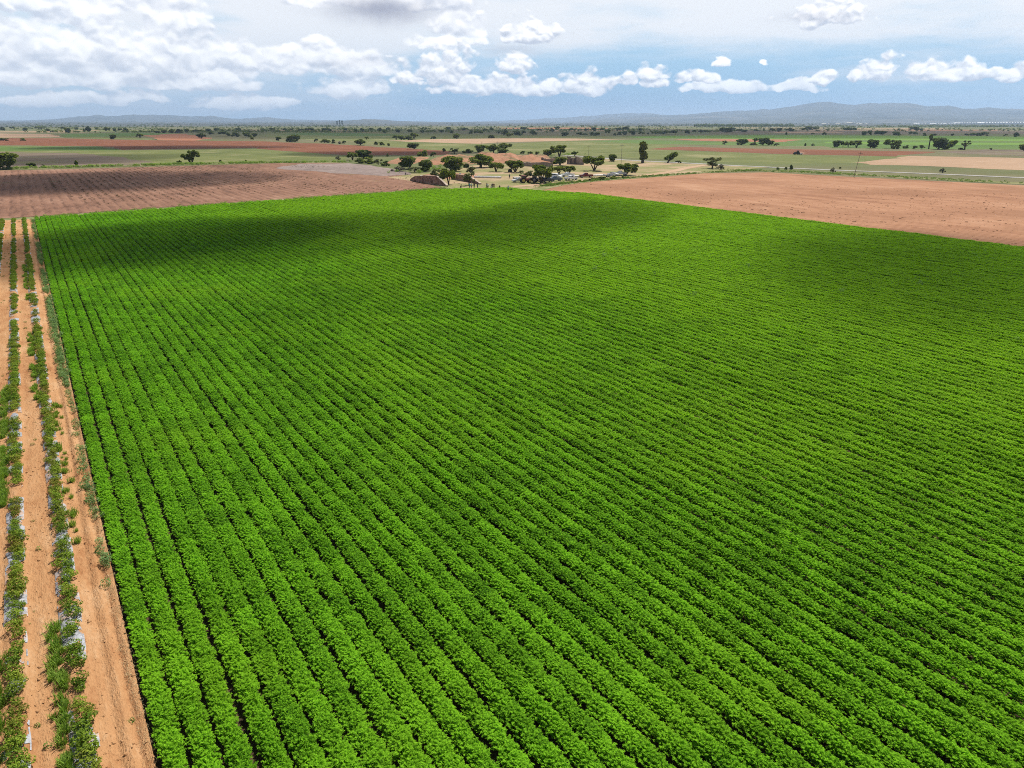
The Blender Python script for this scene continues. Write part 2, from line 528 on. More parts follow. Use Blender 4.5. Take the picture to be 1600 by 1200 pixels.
def strip(name, pts, width, mat, z, label, cat, world=False):
    ps = [Vector((p[0], p[1], 0)) if world else at(*p) for p in pts]
    # resample with a smooth curve
    q = []
    for i in range(len(ps) - 1):
        p0 = ps[max(i - 1, 0)]; p1 = ps[i]; p2 = ps[i + 1]; p3 = ps[min(i + 2, len(ps) - 1)]
        for k in range(8):
            t = k / 8
            q.append(0.5 * ((2 * p1) + (p2 - p0) * t + (2 * p0 - 5 * p1 + 4 * p2 - p3) * t * t + (3 * p1 - p0 - 3 * p2 + p3) * t ** 3))
    q.append(ps[-1])
    vs = []; fs = []
    for i, p in enumerate(q):
        d = (q[min(i + 1, len(q) - 1)] - q[max(i - 1, 0)]); d.z = 0; d.normalize()
        nrm = Vector((-d.y, d.x, 0))
        w = width * (0.88 + 0.24 * float(vnoise(np.array([i * 0.7]), np.array([3.3]), 5)[0])) / 2
        vs += [(p.x + nrm.x * w, p.y + nrm.y * w, z), (p.x - nrm.x * w, p.y - nrm.y * w, z)]
        if i:
            a = 2 * i
            fs.append((a - 2, a - 1, a + 1, a))
    return structure(name, mesh_from(name, vs, fs, (mat,)), label, cat)


# ------------------------------------------------------------------ ground and fields
S = 25000.0
structure('ground', mesh_from('ground', [(-S, -S, 0), (S, -S, 0), (S, S, 0), (-S, S, 0)], [(0, 1, 2, 3)], (M['plain'],)),
          'wide dry grassy plain reaching to the horizon', 'ground')

DZ = 0.006
fields = [
    ('grass_field', [(-300, 222), (0, 228), (155, 231), (192, 235), (400, 232), (545, 244), (540, 256), (400, 256), (-300, 268)], 'pasture', 1, 'pale green pasture beyond the stubble field', 'field'),
    ('fallow_field', [(-300, 236), (0, 237), (120, 239), (200, 247), (242, 254), (225, 258), (100, 262), (-300, 268)], 'fallow', 2, 'dark brownish fallow field beside the big dark tree', 'field'),
    ('grass_field', [(-300, 225), (0, 228.5), (152, 229), (186, 235), (0, 236)], 'green', 2, 'darker green strip between red ploughed field and fallow', 'field'),
    ('red_field', [(-300, 214), (0, 215.5), (90, 216), (240, 219), (400, 220.5), (520, 225), (620, 231), (700, 236.5), (690, 242), (560, 243.5), (430, 235), (400, 231), (190, 234), (155, 228.5), (0, 227), (-300, 226)], 'red', 3, 'long red ploughed field crossing the plain', 'field'),
    ('pale_field', [(-300, 206), (0, 208.6), (88, 209.5), (102, 214.5), (0, 215), (-300, 214)], 'tan', 2, 'pale straw coloured field edged by red soil', 'field'),
    ('green_field', [(90, 209.5), (200, 207.5), (290, 208), (250, 210), (205, 213), (100, 214)], 'green', 3, 'dark green field with single round trees behind it', 'field'),
    ('pasture_strip', [(102, 214.2), (205, 213), (245, 218), (150, 216.5)], 'pasture', 2, 'light green strip below the dark green field', 'field'),
    ('brown_field', [(212, 209), (290, 209), (330, 216), (300, 220), (245, 218)], 'orange', 2, 'brown ploughed field under scattered trees', 'field'),
    ('meadow', [(420, 205.5), (560, 206.5), (860, 212), (980, 212), (1140, 210), (1140, 216), (900, 216.5), (600, 219), (560, 222), (460, 217), (400, 212)], 'pasture', 1, 'broad green meadow with dark round trees', 'field'),
    ('green_field', [(480, 207), (560, 208), (640, 211), (560, 213), (430, 210)], 'green', 2, 'green field before the loose far trees', 'field'),
    ('pale_field', [(604, 220), (660, 218), (800, 215.5), (905, 216.5), (982, 218.5), (905, 219.5), (800, 222), (750, 224.5), (660, 222)], 'tan', 3, 'long pale bare field with a tree clump at its end', 'field'),
    ('meadow', [(560, 224), (604, 220.5), (660, 222.5), (760, 225), (900, 219.8), (1010, 219), (1060, 229), (1020, 233), (1200, 240.5), (1340, 243.5), (1420, 243), (1345, 255), (1200, 256), (930, 244), (800, 240), (700, 236), (640, 231)], 'pasture', 2, 'light green grassland behind the grey road', 'field'),
    ('green_field', [(905, 220), (985, 218.8), (1120, 221), (1215, 222), (1260, 224), (1330, 229), (1140, 227), (1000, 224.5)], 'green', 4, 'dark green crop strip before the red field', 'field'),
    ('red_strip', [(1052, 217.6), (1110, 216.8), (1255, 218.2), (1215, 222.2), (1110, 220.6)], 'orange', 5, 'thin red strip between two green crops', 'field'),
    ('bright_field', [(980, 213.5), (1060, 212), (1200, 211), (1420, 212), (1650, 214), (1650, 221), (1420, 219.5), (1255, 218), (1110, 216.4), (1000, 216)], 'bright', 4, 'vivid green crop beyond the row of dark trees', 'field'),
    ('green_field', [(1225, 221.5), (1256, 218.4), (1420, 219.8), (1650, 221.4), (1650, 233), (1480, 233.5), (1300, 231)], 'green', 3, 'green crop with a yellowish band behind thorn trees', 'field'),
    ('yellow_strip', [(1290, 221.5), (1420, 222.5), (1650, 224), (1650, 227.5), (1420, 226), (1290, 223.5)], 'bright', 6, 'yellowish green band within the darker crop', 'field'),
    ('red_field', [(1012, 233.0), (1062, 229.6), (1200, 232.6), (1330, 234.8), (1464, 237.2), (1400, 244.6), (1200, 240), (1100, 236)], 'red', 5, 'red ploughed field worked by the tractor', 'field'),
    ('brown_field', [(1466, 236.8), (1540, 233.6), (1700, 235), (1700, 245), (1600, 243.5), (1500, 240)], 'fallow', 5, 'dull brown fallow strip behind the pale field', 'field'),
    ('pale_field', [(1336, 254), (1425, 243.6), (1600, 247), (1750, 250), (1750, 270), (1600, 266), (1450, 259.5), (1360, 257.5)], 'tan', 4, 'pale ploughed field just behind the grey road', 'field'),
    ('far_field', [(1110, 203.5), (1350, 203), (1650, 204), (1650, 209.5), (1350, 209), (1110, 208.5)], 'fallow', 2, 'brownish grazing land before the dark tree belt', 'field'),
    ('far_field', [(1285, 194.2), (1650, 194.6), (1650, 197), (1285, 196.4)], 'green', 2, 'far green field below the white greenhouses', 'field'),
    ('yard', [(640, 272), (700, 266), (745, 258), (835, 255), (930, 247), (1100, 257), (1200, 262), (1150, 266), (1000, 277), (930, 283), (840, 300), (800, 294), (720, 297), (690, 292), (600, 278)], 'yard', 6, 'dry earth yard where the vehicles are parked', 'ground'),
]
for name, pts, mat, k, label, cat in fields:
    sheet(name, pts, M[mat], k * DZ, label, cat)
rp = np.random.default_rng(23)
for i in range(26):                      # small plots far out
    x0 = rp.uniform(-200, 1750); y0 = rp.uniform(198.5, 206); w = rp.uniform(50, 190); h = rp.uniform(0.5, 1.8)
    sl = rp.uniform(-25, 60)
    mat, col = [('pasture', 'olive green'), ('fallow', 'brownish'), ('tan', 'straw coloured'), ('green', 'dark green'), ('orange', 'reddish')][int(rp.choice(5, p=[.34, .28, .14, .16, .08]))]
    sheet('far_plot', [(x0, y0), (x0 + w, y0 + rp.uniform(-.4, .4)), (x0 + w + sl, y0 + h), (x0 + sl, y0 + h + rp.uniform(-.4, .4))], M[mat], (7 + i) * DZ, 'small ' + col + ' plot far out on the plain', 'field')

# near fields, in metres
def poly(name, pts, mat, z, label, cat):
    bm = bmesh.new()
    bm.faces.new([bm.verts.new((x, y, z)) for x, y in pts]).normal_update()
    bmesh.ops.recalc_face_normals(bm, faces=bm.faces[:])
    for f in bm.faces:
        if f.normal.z < 0: f.normal_flip()
    bmesh.ops.triangulate(bm, faces=bm.faces[:])
    me = bpy.data.meshes.new(name); bm.to_mesh(me); bm.free()
    me.materials.append(mat)
    return structure(name, me, label, cat)


def P2(px, py):
    p = at(px, py); return (p.x, p.y)


poly('ploughed_field', [P2(838, 300), (137.6, 168), (138.2, -60), (420, -60), (420, 60), P2(1600, 290), P2(1330, 276.5), P2(1200, 269.5), P2(1100, 271), P2(1000, 278.5), P2(930, 284), P2(870, 290)], M['plough_right'], 0.05,
     'bare orange ploughed field with rough clods', 'field')
poly('stubble_field', [(-90, 192), (-0.5, 196), (49, 203), (96, 209), P2(690, 293), P2(655, 285), P2(605, 277), P2(640, 273), P2(620, 266), P2(545, 255), P2(462, 254.5), P2(400, 256), P2(300, 259), P2(100, 264.5), P2(0, 266.5), (-90, 402)], M['plough_left'], 0.05,
     'brown stubble field with dark broken furrow lines', 'field')
sheet('stony_patch', [(470, 256), (545, 255.3), (622, 266), (642, 273), (600, 275), (520, 271), (430, 263)], M['rubble'], 0.062, 'greyish stony patch at the end of the stubble field', 'ground')
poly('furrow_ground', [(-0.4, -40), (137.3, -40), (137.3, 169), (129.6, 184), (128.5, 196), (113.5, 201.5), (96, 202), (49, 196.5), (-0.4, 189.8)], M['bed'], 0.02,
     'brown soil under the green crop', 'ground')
# grassy margin along the far edge of the crop
strip('grass_margin', [(-60, 188), (-1, 192.5), (49, 200), (96, 206), (118, 207.5)], 5.0, M['margin'], 0.075, 'weedy grass margin along the far end of the crop', 'ground', world=True)
strip('grass_margin', [(835, 297), (875, 288.5), (935, 282), (1015, 276.5), (1100, 270), (1200, 266)], 5.5, M['margin'], 0.08, 'weedy green margin along the ploughed field and yard', 'ground')
strip('grass_margin', [(1150, 266), (1250, 269), (1340, 273), (1480, 281), (1640, 289)], 9.0, M['margin'], 0.07, 'grassy verge between ploughed field and road', 'ground')
strip('grass_margin', [(-40, 265.5), (60, 263.3), (150, 260.5), (280, 257.8), (400, 255), (540, 254)], 7.0, M['margin'], 0.07, 'dark green weedy strip behind the stubble field', 'ground')
strip('road', [(880, 242.5), (930, 246), (975, 250), (1050, 253.8), (1100, 256.3), (1150, 259), (1200, 261.2), (1300, 265.8), (1450, 271.5), (1600, 278), (1750, 284)], 5.0, M['road'], 0.10, 'pale grey country road crossing behind the ploughed field', 'road')
strip('dirt_track', [(800, 292), (850, 288), (930, 280.5), (1000, 275), (1045, 269), (1075, 262.5), (1105, 257.5)], 4.5, M['track'], 0.09, 'pale dirt track from the parked cars up to the road', 'track')
strip('footpath', [(0.6, 191.6), (49, 198.2), (96, 203.9), (114, 203.2)], 0.9, M['track'], 0.095, 'thin pale path along the far edge of the crop', 'path', world=True)

# ------------------------------------------------------------------ sandy strip with raised beds at the left of the crop
BEDS = [-1.93, -3.87, -5.82, -7.76, -9.70]


def strip_height(x, y):
    h = 0.03 * (fbm(x * 0.8, y * 0.3, 3, 3) - 0.5) + 0.035 * (fbm(x * 4.5, y * 2.2, 3, 9) - 0.5)
    for b in BEDS:
        w = 0.5 + 0.08 * (vnoise(y * 0.4, y * 0 + b, 4) - 0.5)
        h = h + 0.14 * np.clip(1 - (np.abs(x - b - 0.02) / w) ** 2.2, 0, 1)
    for c, w, d in ((-0.46, 0.15, 0.15), (-1.02, 0.14, 0.09)):
        h = h - d * np.exp(-((x - c - 0.06 * np.sin(y * 0.15)) / w) ** 2)
    h = h + 0.06 * np.exp(-((x + 0.66) / 0.10) ** 2)
    return h + 0.17


xs = np.arange(-12.0, -0.02, 0.085); ys = np.concatenate([np.arange(-8, 60, 0.16), np.arange(60, 190.2, 0.5)])
gx, gy = np.meshgrid(xs, ys)
gz = strip_height(gx, gy)
v = np.stack([gx.ravel(), gy.ravel(), gz.ravel()], 1)
nx, ny = len(xs), len(ys)
ii = (np.arange(ny - 1)[:, None] * nx + np.arange(nx - 1)[None, :]).ravel()
fc = np.stack([ii, ii + 1, ii + nx + 1, ii + nx], 1)
structure('sandy_ground', mesh_np('sandy_ground', v, fc, (M['sand'],), True), 'orange sandy soil with wheel rut beside the crop', 'ground')

# ------------------------------------------------------------------ hills behind the plain
def skyline(pts, x):
    a = np.array(pts, dtype=float)
    return np.interp(x, a[:, 0], a[:, 1])


def ridge(name, pts, dist, label, x0, x1, seed, depth=5000.0, rough=0.25, nx_=420):
    """A range whose crest stands at a true height and distance; slopes fall to the plain on both sides."""
    px = np.linspace(x0, x1, nx_)
    u = (px - 800) / FPX * math.cos(PITCH)
    az = np.arctan(u) + AZ
    crest = np.maximum(0, (191.0 - skyline(pts, px)) + np.minimum(1.0, (191.0 - skyline(pts, px)) * 0.12) * (fbm(px / 14.0, px * 0 + seed, 4, seed) - 0.5) * 3.0) / 1183.0 * np.cos(np.arctan(u)) * dist + CAM_H
    rows = np.linspace(-1, 0.8, 26)
    V = []
    for j, t in enumerate(rows):
        r = dist + t * depth
        x = np.sin(az) * r; y = np.cos(az) * r
        prof = max(0.0, 1 - abs(t) ** 0.8)
        nz = fbm(x / 900.0, y / 900.0, 5, seed)
        rid = 1 - np.abs(2 * fbm(x / 1500.0 + 7, y / 1500.0, 4, seed + 5) - 1)
        h = crest * prof * (1 - rough * (1 - prof) * 4 * (1 - rid) - rough * 1.2 * (1 - prof) * (nz - 0.3))
        if t <= -0.999: h = h * 0 - 3.0
        V.append(np.stack([x, y, np.maximum(h, -3.0)], 1))
    V = np.concatenate(V)
    ii = (np.arange(len(rows) - 1)[:, None] * nx_ + np.arange(nx_ - 1)[None, :]).ravel()
    return structure(name, mesh_np(name, V, np.stack([ii, ii + 1, ii + nx_ + 1, ii + nx_], 1), (M['hill'],), True), label, 'hills')


ridge('hills', [(-200, 188), (40, 188), (72, 187), (90, 185.5), (107, 183.5), (130, 181.5), (150, 180.3), (190, 181), (215, 179.4), (262, 180.4), (282, 182), (307, 182.8), (330, 181.6), (350, 184), (375, 186), (395, 184.2), (417, 183.2), (450, 186.3), (482, 187.5), (550, 188.4), (700, 190.4), (800, 191)], 17000,
      'low blue mesa range on the horizon beyond the red fields', -200, 760, 3)
ridge('hills', [(440, 190.8), (520, 189.5), (545, 187.6), (570, 186.2), (592, 186.8), (625, 189.2), (680, 190.2), (760, 190.8)], 10000, 'small flat brown hill standing before the horizon', 440, 780, 8, depth=2500)
ridge('hills', [(880, 190.5), (960, 184), (1000, 181.5), (1060, 180), (1110, 176.5), (1150, 173), (1200, 171.8), (1230, 167.2), (1265, 162.2), (1295, 160.8), (1330, 165), (1365, 162.6), (1410, 161.8), (1445, 167), (1475, 166), (1500, 170.6), (1540, 168.6), (1600, 171), (1700, 168), (1800, 174)], 15000,
      'long blue mountain range rising over the greenhouses', 860, 1800, 21, depth=6500, rough=0.3)
ridge('hills', [(700, 190.8), (780, 188.8), (850, 185.5), (910, 182.0), (960, 178.5), (1010, 177.5), (1060, 181), (1150, 184), (1250, 186)], 19000, 'faint pale blue ridge nearly lost in haze', 700, 1260, 33, depth=4000)
# gently rising far plain under the hills
pxs = np.linspace(-400, 2000, 160)
az = np.arctan((pxs - 800) / FPX * math.cos(PITCH)) + AZ
rr = np.array([3800., 5000, 6500, 8500, 11000, 14000, 20000])
V = []
for r in rr:
    lift = (r - 3800) * 0.0030 * np.interp(pxs, [-400, 500, 760, 860, 1200, 2000], [1.0, 0.85, 0.45, 0.45, 0.75, 1.0]) * (0.75 + 0.5 * fbm(pxs / 90, pxs * 0 + r / 3000, 3, 2))
    V.append(np.stack([np.sin(az) * r, np.cos(az) * r, (lift if r > 3800 else lift * 0 - 1.0)], 1))
V = np.concatenate(V); nx_ = len(pxs)
ii = (np.arange(len(rr) - 1)[:, None] * nx_ + np.arange(nx_ - 1)[None, :]).ravel()
structure('far_plain', mesh_np('far_plain', V, np.stack([ii, ii + 1, ii + nx_ + 1, ii + nx_], 1), (M['hill'],), True), 'greyish far plain rising gently to the hills', 'terrain')


def far_z(px, r):
    """Height of the rising far plain at a photograph column and distance."""
    if r < 3800: return 0.0
    k = np.interp(px, [-400, 500, 760, 860, 1200, 2000], [1.0, 0.85, 0.45, 0.45, 0.75, 1.0])
    hs = [-1.0 if r0 == 3800 else (r0 - 3800) * 0.0030 * k * (0.75 + 0.5 * float(fbm(np.array([px / 90.0]), np.array([r0 / 3000.0]), 3, 2)[0])) for r0 in rr]
    return float(np.interp(r, rr, hs))

# ------------------------------------------------------------------ foliage materials
def leaf_material(name, dark, lite, noise_scale=0.35, trans=0.3, per_object=0.0, patch=None, patch_scale=0.03, rough=0.75, ripe=None):
    """Thin leaves: colour differs leaf by leaf and in wide patches over the ground."""
    m, n, out = material(name)
    geo = n.add('NewGeometry')
    rnd = geo.outputs['Random Per Island']
    pos = geo.outputs['Position']
    f = n.math('ADD', n.math('MULTIPLY', rnd, 0.65), n.math('MULTIPLY', n.noise(pos, noise_scale, 4, 0.6), 0.55))
    if per_object:
        oi = n.add('ObjectInfo')
        f = n.math('ADD', f, n.math('MULTIPLY', n.math('SUBTRACT', oi.outputs['Random'], 0.5), per_object))
    c = n.mix(n.ramp(f, 0.15, 1.0), dark, lite)
    if patch is not None:
        c = n.mix(n.ramp(n.noise(pos, patch_scale, 4, 0.6), 0.46, 0.70, 0.0, 0.6), c, patch)
    if ripe is not None:                       # the far rows were sown earlier and have yellowed
        sx = n.add('SeparateXYZ'); n.put(sx.inputs[0], pos)
        g = n.math('ADD', sx.outputs[0], n.math('MULTIPLY', n.math('SUBTRACT', n.noise(pos, 0.025, 4, 0.6), 0.5), 70.0))
        c = n.mix(n.math('MULTIPLY', n.ramp(g, 8.0, 75.0), n.ramp(f, 0.1, 0.9, 0.25, 0.8)), c, ripe)
    d = n.add('BsdfPrincipled'); n.put(d.inputs['Base Color'], c); d.inputs['Roughness'].default_value = rough
    d.inputs['Specular IOR Level'].default_value = 0.05
    t = n.add('BsdfTranslucent'); n.put(t.inputs['Color'], n.mix(1.0, c, (1.10, 1.25, 0.45), 'MULTIPLY'))
    mx = n.add('MixShader'); mx.inputs[0].default_value = trans
    n.l.new(d.outputs[0], mx.inputs[1]); n.l.new(t.outputs[0], mx.inputs[2])
    n.l.new(mx.outputs[0], out.inputs['Surface'])
    return m


M['carrot'] = leaf_material('carrot_leaf', (0.042, 0.138, 0.006), (0.236, 0.520, 0.020), 1.1, 0.40, 0.25, patch=(0.24, 0.45, 0.018), patch_scale=0.06, ripe=(0.32, 0.52, 0.022))
M['pepper'] = leaf_material('pepper_leaf', (0.07, 0.135, 0.014), (0.26, 0.35, 0.04), 1.5, 0.3, 0.6, patch=(0.24, 0.19, 0.04), patch_scale=0.5)
M['weed'] = leaf_material('weed_leaf', (0.06, 0.13, 0.02), (0.19, 0.30, 0.06), 0.8, 0.3, 0.4)
M['weed_grey'] = leaf_material('weed_grey_leaf', (0.12, 0.21, 0.07), (0.30, 0.42, 0.18), 0.8, 0.3, 0.4)
M['grass'] = leaf_material('grass_blade', (0.12, 0.22, 0.03), (0.28, 0.40, 0.07), 0.8, 0.3, 0.3)
M['weed_light'] = leaf_material('weed_light_leaf', (0.10, 0.17, 0.03), (0.26, 0.36, 0.08), 0.5, 0.3, 0.4)
M['straw'] = leaf_material('dry_straw', (0.30, 0.23, 0.12), (0.55, 0.44, 0.26), 0.8, 0.1, 0.3)


# ------------------------------------------------------------------ the crop: feathery tops in one-metre beds
def carrot_patch(seed, length=2.0, width=0.86, plants=190):
    r = np.random.default_rng(seed)
    V = []; T = []; nv = 0
    bulge = r.uniform(-0.05, 0.05)
    for i in range(plants):
        bx = r.uniform(-0.27, 0.27); by = r.uniform(0, length)
        edge = abs(bx) / 0.29
        H = (0.60 - 0.24 * edge ** 2) * r.uniform(0.70, 1.08) + bulge * math.sin(by * 3.1)
        for k in range(5):
            a = r.uniform(0, 2 * math.pi); lean = r.uniform(0.08, 0.17)
            hh = H * r.uniform(0.75, 1.05)
            dx, dy = math.cos(a), math.sin(a)
            tip = np.array([bx + dx * lean * 1.5 + 0.10 * bx, by + dy * lean * 1.5, hh * r.uniform(0.80, 0.96)])
            mid = np.array([bx + dx * lean * 0.6, by + dy * lean * 0.6, hh * 0.95])
            bas = np.array([bx, by, hh * 0.25])
            side = np.array([-dy, dx, 0.0])
            # pinnate frond: pairs of leaflets along the upper half and a pointed tip
            for j in range(5):
                t = 0.42 + 0.58 * j / 4
                p = (1 - t) ** 2 * bas + 2 * t * (1 - t) * mid + t * t * tip
                p2 = (1 - min(t + .16, 1.1)) ** 2 * bas + 2 * min(t + .16, 1.1) * (1 - min(t + .16, 1.1)) * mid + min(t + .16, 1.1) ** 2 * tip
                L = (0.070 if j < 4 else 0.045) * r.uniform(0.7, 1.3)
                for s in ((-1, 1) if j < 4 else (r.choice([-1, 1]),)):
                    q = p + side * s * L + np.array([dx, dy, 0]) * L * 0.45 + np.array([0, 0, r.uniform(-0.03, 0.035)])
                    V += [p, p2, q]; T.append((nv, nv + 1, nv + 2)); nv += 3
    return mesh_np('carrot_tops', np.array(V), np.array(T), (M['carrot'],))


proto = bpy.data.collections.new('carrot_tops')
N_VAR = 7
for i in range(N_VAR):
    o = bpy.data.objects.new('carrot_tops_%d' % i, carrot_patch(100 + i))
    proto.objects.link(o)


def far_edge(x):
    return np.interp(x, [-1, 0, 49, 96, 113.5, 128.5, 129.6, 137.3], [189.3, 189.5, 196.2, 201.6, 201.2, 195.6, 183.6, 168.6])


pts = []; att_v = []; att_r = []; att_s = []
for i in range(146):
    x0 = 0.41 + i * 0.94
    ylo = max(-6.0, 20.0 - x0 * 0.95)                       # a little beyond the frame
    yhi = float(far_edge(np.array([x0]))[0]) - 0.3 + rng.uniform(-0.5, 0.3)
    rowh = rng.uniform(0.93, 1.07); roww = 0.94 * rng.uniform(0.98, 1.06)
    if i == 0: rowh, roww = 0.92, 0.90
    if i == 50: roww *= 0.82                                # a wheel gap of the sprayer
    y = ylo + rng.uniform(0, 1)
    while y < yhi:
        hn = float(fbm(np.array([x0 * 0.12]), np.array([y * 0.10]), 3, 11)[0])
        ws = float(vnoise(np.array([y * 0.25]), np.array([x0 * 0.7]), 12)[0])
        flip = rng.random() < 0.5
        dx = 0.03 * math.sin(y * 0.09 + i * 1.7) + rng.uniform(-0.015, 0.015)
        pts.append((x0 + dx, y + (2.0 if flip else 0.0), 0.03))
        att_v.append(int(rng.integers(0, N_VAR)))
        att_r.append(math.pi if flip else 0.0)
        att_s.append((roww * (0.92 + 0.12 * ws), rng.uniform(0.96, 1.1), rowh * (0.88 + 0.24 * hn) * rng.uniform(0.93, 1.07)))
        y += 1.9
me = bpy.data.meshes.new('carrot_crop')
me.from_pydata(pts, [], [])
a = me.attributes.new('variant', 'INT', 'POINT'); a.data.foreach_set('value', np.array(att_v, dtype=np.int32))
a = me.attributes.new('turn', 'FLOAT_VECTOR', 'POINT'); a.data.foreach_set('vector', np.array([(0, 0, r) for r in att_r], dtype=np.float32).ravel())
a = me.attributes.new('size', 'FLOAT_VECTOR', 'POINT'); a.data.foreach_set('vector', np.array(att_s, dtype=np.float32).ravel())
crop = link(bpy.data.objects.new('carrot_crop', me))
tag(crop, 'dense bright green carrot tops in long parallel rows filling the field', 'crop', kind='stuff')


def scatter(obj, coll):
    ng = bpy.data.node_groups.new('rows_of_tops', 'GeometryNodeTree')
    ng.interface.new_socket('Geometry', in_out='INPUT', socket_type='NodeSocketGeometry')
    ng.interface.new_socket('Geometry', in_out='OUTPUT', socket_type='NodeSocketGeometry')
    N = ng.nodes; L = ng.links
    gi = N.new('NodeGroupInput'); go = N.new('NodeGroupOutput')
    ci = N.new('GeometryNodeCollectionInfo'); ci.inputs['Collection'].default_value = coll
    ci.inputs['Separate Children'].default_value = True; ci.inputs['Reset Children'].default_value = True
    ip = N.new('GeometryNodeInstanceOnPoints'); ip.inputs['Pick Instance'].default_value = True

    def named(nm, ty):
        nd = N.new('GeometryNodeInputNamedAttribute'); nd.data_type = ty; nd.inputs['Name'].default_value = nm
        return nd.outputs['Attribute']
    L.new(gi.outputs[0], ip.inputs['Points']); L.new(ci.outputs[0], ip.inputs['Instance'])
    L.new(named('variant', 'INT'), ip.inputs['Instance Index'])
    er = N.new('FunctionNodeEulerToRotation'); L.new(named('turn', 'FLOAT_VECTOR'), er.inputs[0])
    L.new(er.outputs[0], ip.inputs['Rotation'])
    L.new(named('size', 'FLOAT_VECTOR'), ip.inputs['Scale'])
    L.new(ip.outputs[0], go.inputs[0])
    md = obj.modifiers.new('rows', 'NODES'); md.node_group = ng


scatter(crop, proto)


# ------------------------------------------------------------------ leafy plants built leaf by leaf
def leafy(r, n, rad, h, leaf, z0=0.0, up=0.35, dome=True):
    """n leaf quads through a dome-shaped plant body."""
    u = r.normal(size=(n, 3)); u /= np.linalg.norm(u, axis=1)[:, None]
    d = r.uniform(0.45, 1.0, n) ** 0.5
    c = u * d[:, None] * np.array([rad, rad, h * 0.5]) + np.array([0, 0, z0 + h * 0.5])
    lump = 1 + 0.25 * np.sin(c[:, 0] * 9 + 1) * np.cos(c[:, 1] * 8)
    c[:, :2] *= lump[:, None]
    nrm = u * 0.7 + r.normal(size=(n, 3)) * 0.5 + np.array([0, 0, up]); nrm /= np.linalg.norm(nrm, axis=1)[:, None]
    t = np.cross(nrm, r.normal(size=(n, 3))); t /= np.linalg.norm(t, axis=1)[:, None] + 1e-9
    b = np.cross(nrm, t)
    L = leaf * r.uniform(0.6, 1.25, n)[:, None]
    droop = nrm * (-0.25) * L
    V = np.stack([c - t * L, c - b * L * 0.48, c + t * L + droop, c + b * L * 0.48], 1).reshape(-1, 3)
    F = np.arange(4 * n).reshape(n, 4)
    return V, F


def grassy(r, n, rad, h, w=0.012):
    """n upright blades as thin bent strips (quads)."""
    V = []
    for i in range(n):
        x, y = r.normal(0, rad * 0.5, 2); a = r.uniform(0, 6.28); hh = h * r.uniform(0.5, 1.1); l = hh * r.uniform(0.2, 0.6)
        s = np.array([math.cos(a + 1.57), math.sin(a + 1.57), 0]) * w
        b = np.array([x, y, 0]); m = b + np.array([math.cos(a) * l * .4, math.sin(a) * l * .4, hh * .65]); t = b + np.array([math.cos(a) * l, math.sin(a) * l, hh])
        V += [b - s, b + s, m + s, m - s, m - s, m + s, t + s * .2, t - s * .2]
    return np.array(V), np.arange(len(V)).reshape(-1, 4)


def join(parts):
    V = []; F = []; k = 0
    for v, f in parts:
        V.append(v); F.append(f + k); k += len(v)
    return np.concatenate(V), np.concatenate(F)


def quad_tube(p0, p1, r0, r1, sides=5):
    p0 = np.array(p0, float); p1 = np.array(p1, float)
    d = p1 - p0; d /= np.linalg.norm(d) + 1e-9
    a = np.cross(d, [0.3, 0.9, 0.2]); a /= np.linalg.norm(a); b = np.cross(d, a)
    ang = np.linspace(0, 2 * math.pi, sides, endpoint=False)
    ring = np.cos(ang)[:, None] * a + np.sin(ang)[:, None] * b
    V = np.concatenate([p0 + ring * r0, p1 + ring * r1])
    F = np.array([(i, (i + 1) % sides, sides + (i + 1) % sides, sides + i) for i in range(sides)])
    return V, F


# bushy plants in the mulch beds
pep_meshes = []
for i in range(6):
    r = np.random.default_rng(300 + i)
    parts = [leafy(r, 150, 0.31, 0.44, 0.052, 0.05)]
    for k in range(3):
        a = r.uniform(0, 6.28)
        parts.append(leafy(r, 60, 0.17, 0.28, 0.05, 0.10))
        parts[-1][0][:, 0] += math.cos(a) * 0.24; parts[-1][0][:, 1] += math.sin(a) * 0.24
    parts.append(quad_tube((0, 0, -0.02), (0.02, 0.01, 0.3), 0.012, 0.006))
    V, F = join(parts)
    pep_meshes.append(mesh_np('pepper_plant', V, F, (M['pepper'],)))


def bed_z(x, y):
    return float(strip_height(np.array([x]), np.array([y]))[0])


spots = []
for b in BEDS:
    y = -4.0
    while y < 188.5:
        y += rng.uniform(0.36, 0.56)
        dens = float(fbm(np.array([y * 0.22]), np.array([b * 3.0]), 3, 31)[0])
        if dens < 0.33 or rng.random() < 0.07: continue
        spots.append((b + rng.uniform(-0.12, 0.16), y, dens))
def px_of(x, y, z=0.3):
    v = Vector((x, y, z - CAM_H))
    dep = v.dot(FWD) * math.cos(PITCH) - v.z * math.sin(PITCH)
    upv = v.dot(FWD) * math.sin(PITCH) + v.z * math.cos(PITCH)
    return 800 + FPX * v.dot(RIGHT) / dep, 600 - FPX * upv / dep, dep
vis = []; rest = []
for s in spots:
    px, py, dep = px_of(s[0], s[1])
    (vis if (-8 < px < 1600 and py < 1215 and dep > 0) else rest).append((dep, s))
vis.sort(key=lambda t: t[0])
first_pep = None
mass = []
for k, (dep, s) in enumerate(vis + [t for t in rest if t[0] > 0]):
    sc = (0.72 + 0.5 * s[2]) * rng.uniform(0.70, 1.20)
    z = bed_z(s[0], s[1])
    if k < 300 and k < len(vis):
        o = link(bpy.data.objects.new('pepper_plant', pep_meshes[k % 6]))
        o.location = (s[0], s[1], z); o.rotation_euler.z = rng.uniform(0, 6.28); o.scale = (sc, sc, sc * rng.uniform(0.70, 0.95))
        tag(o, 'bushy olive green pepper plant in a mulched bed beside the sandy track', 'plant', 'pepper plants in the mulched beds')
    else:
        mass.append((s[0], s[1], z, sc))


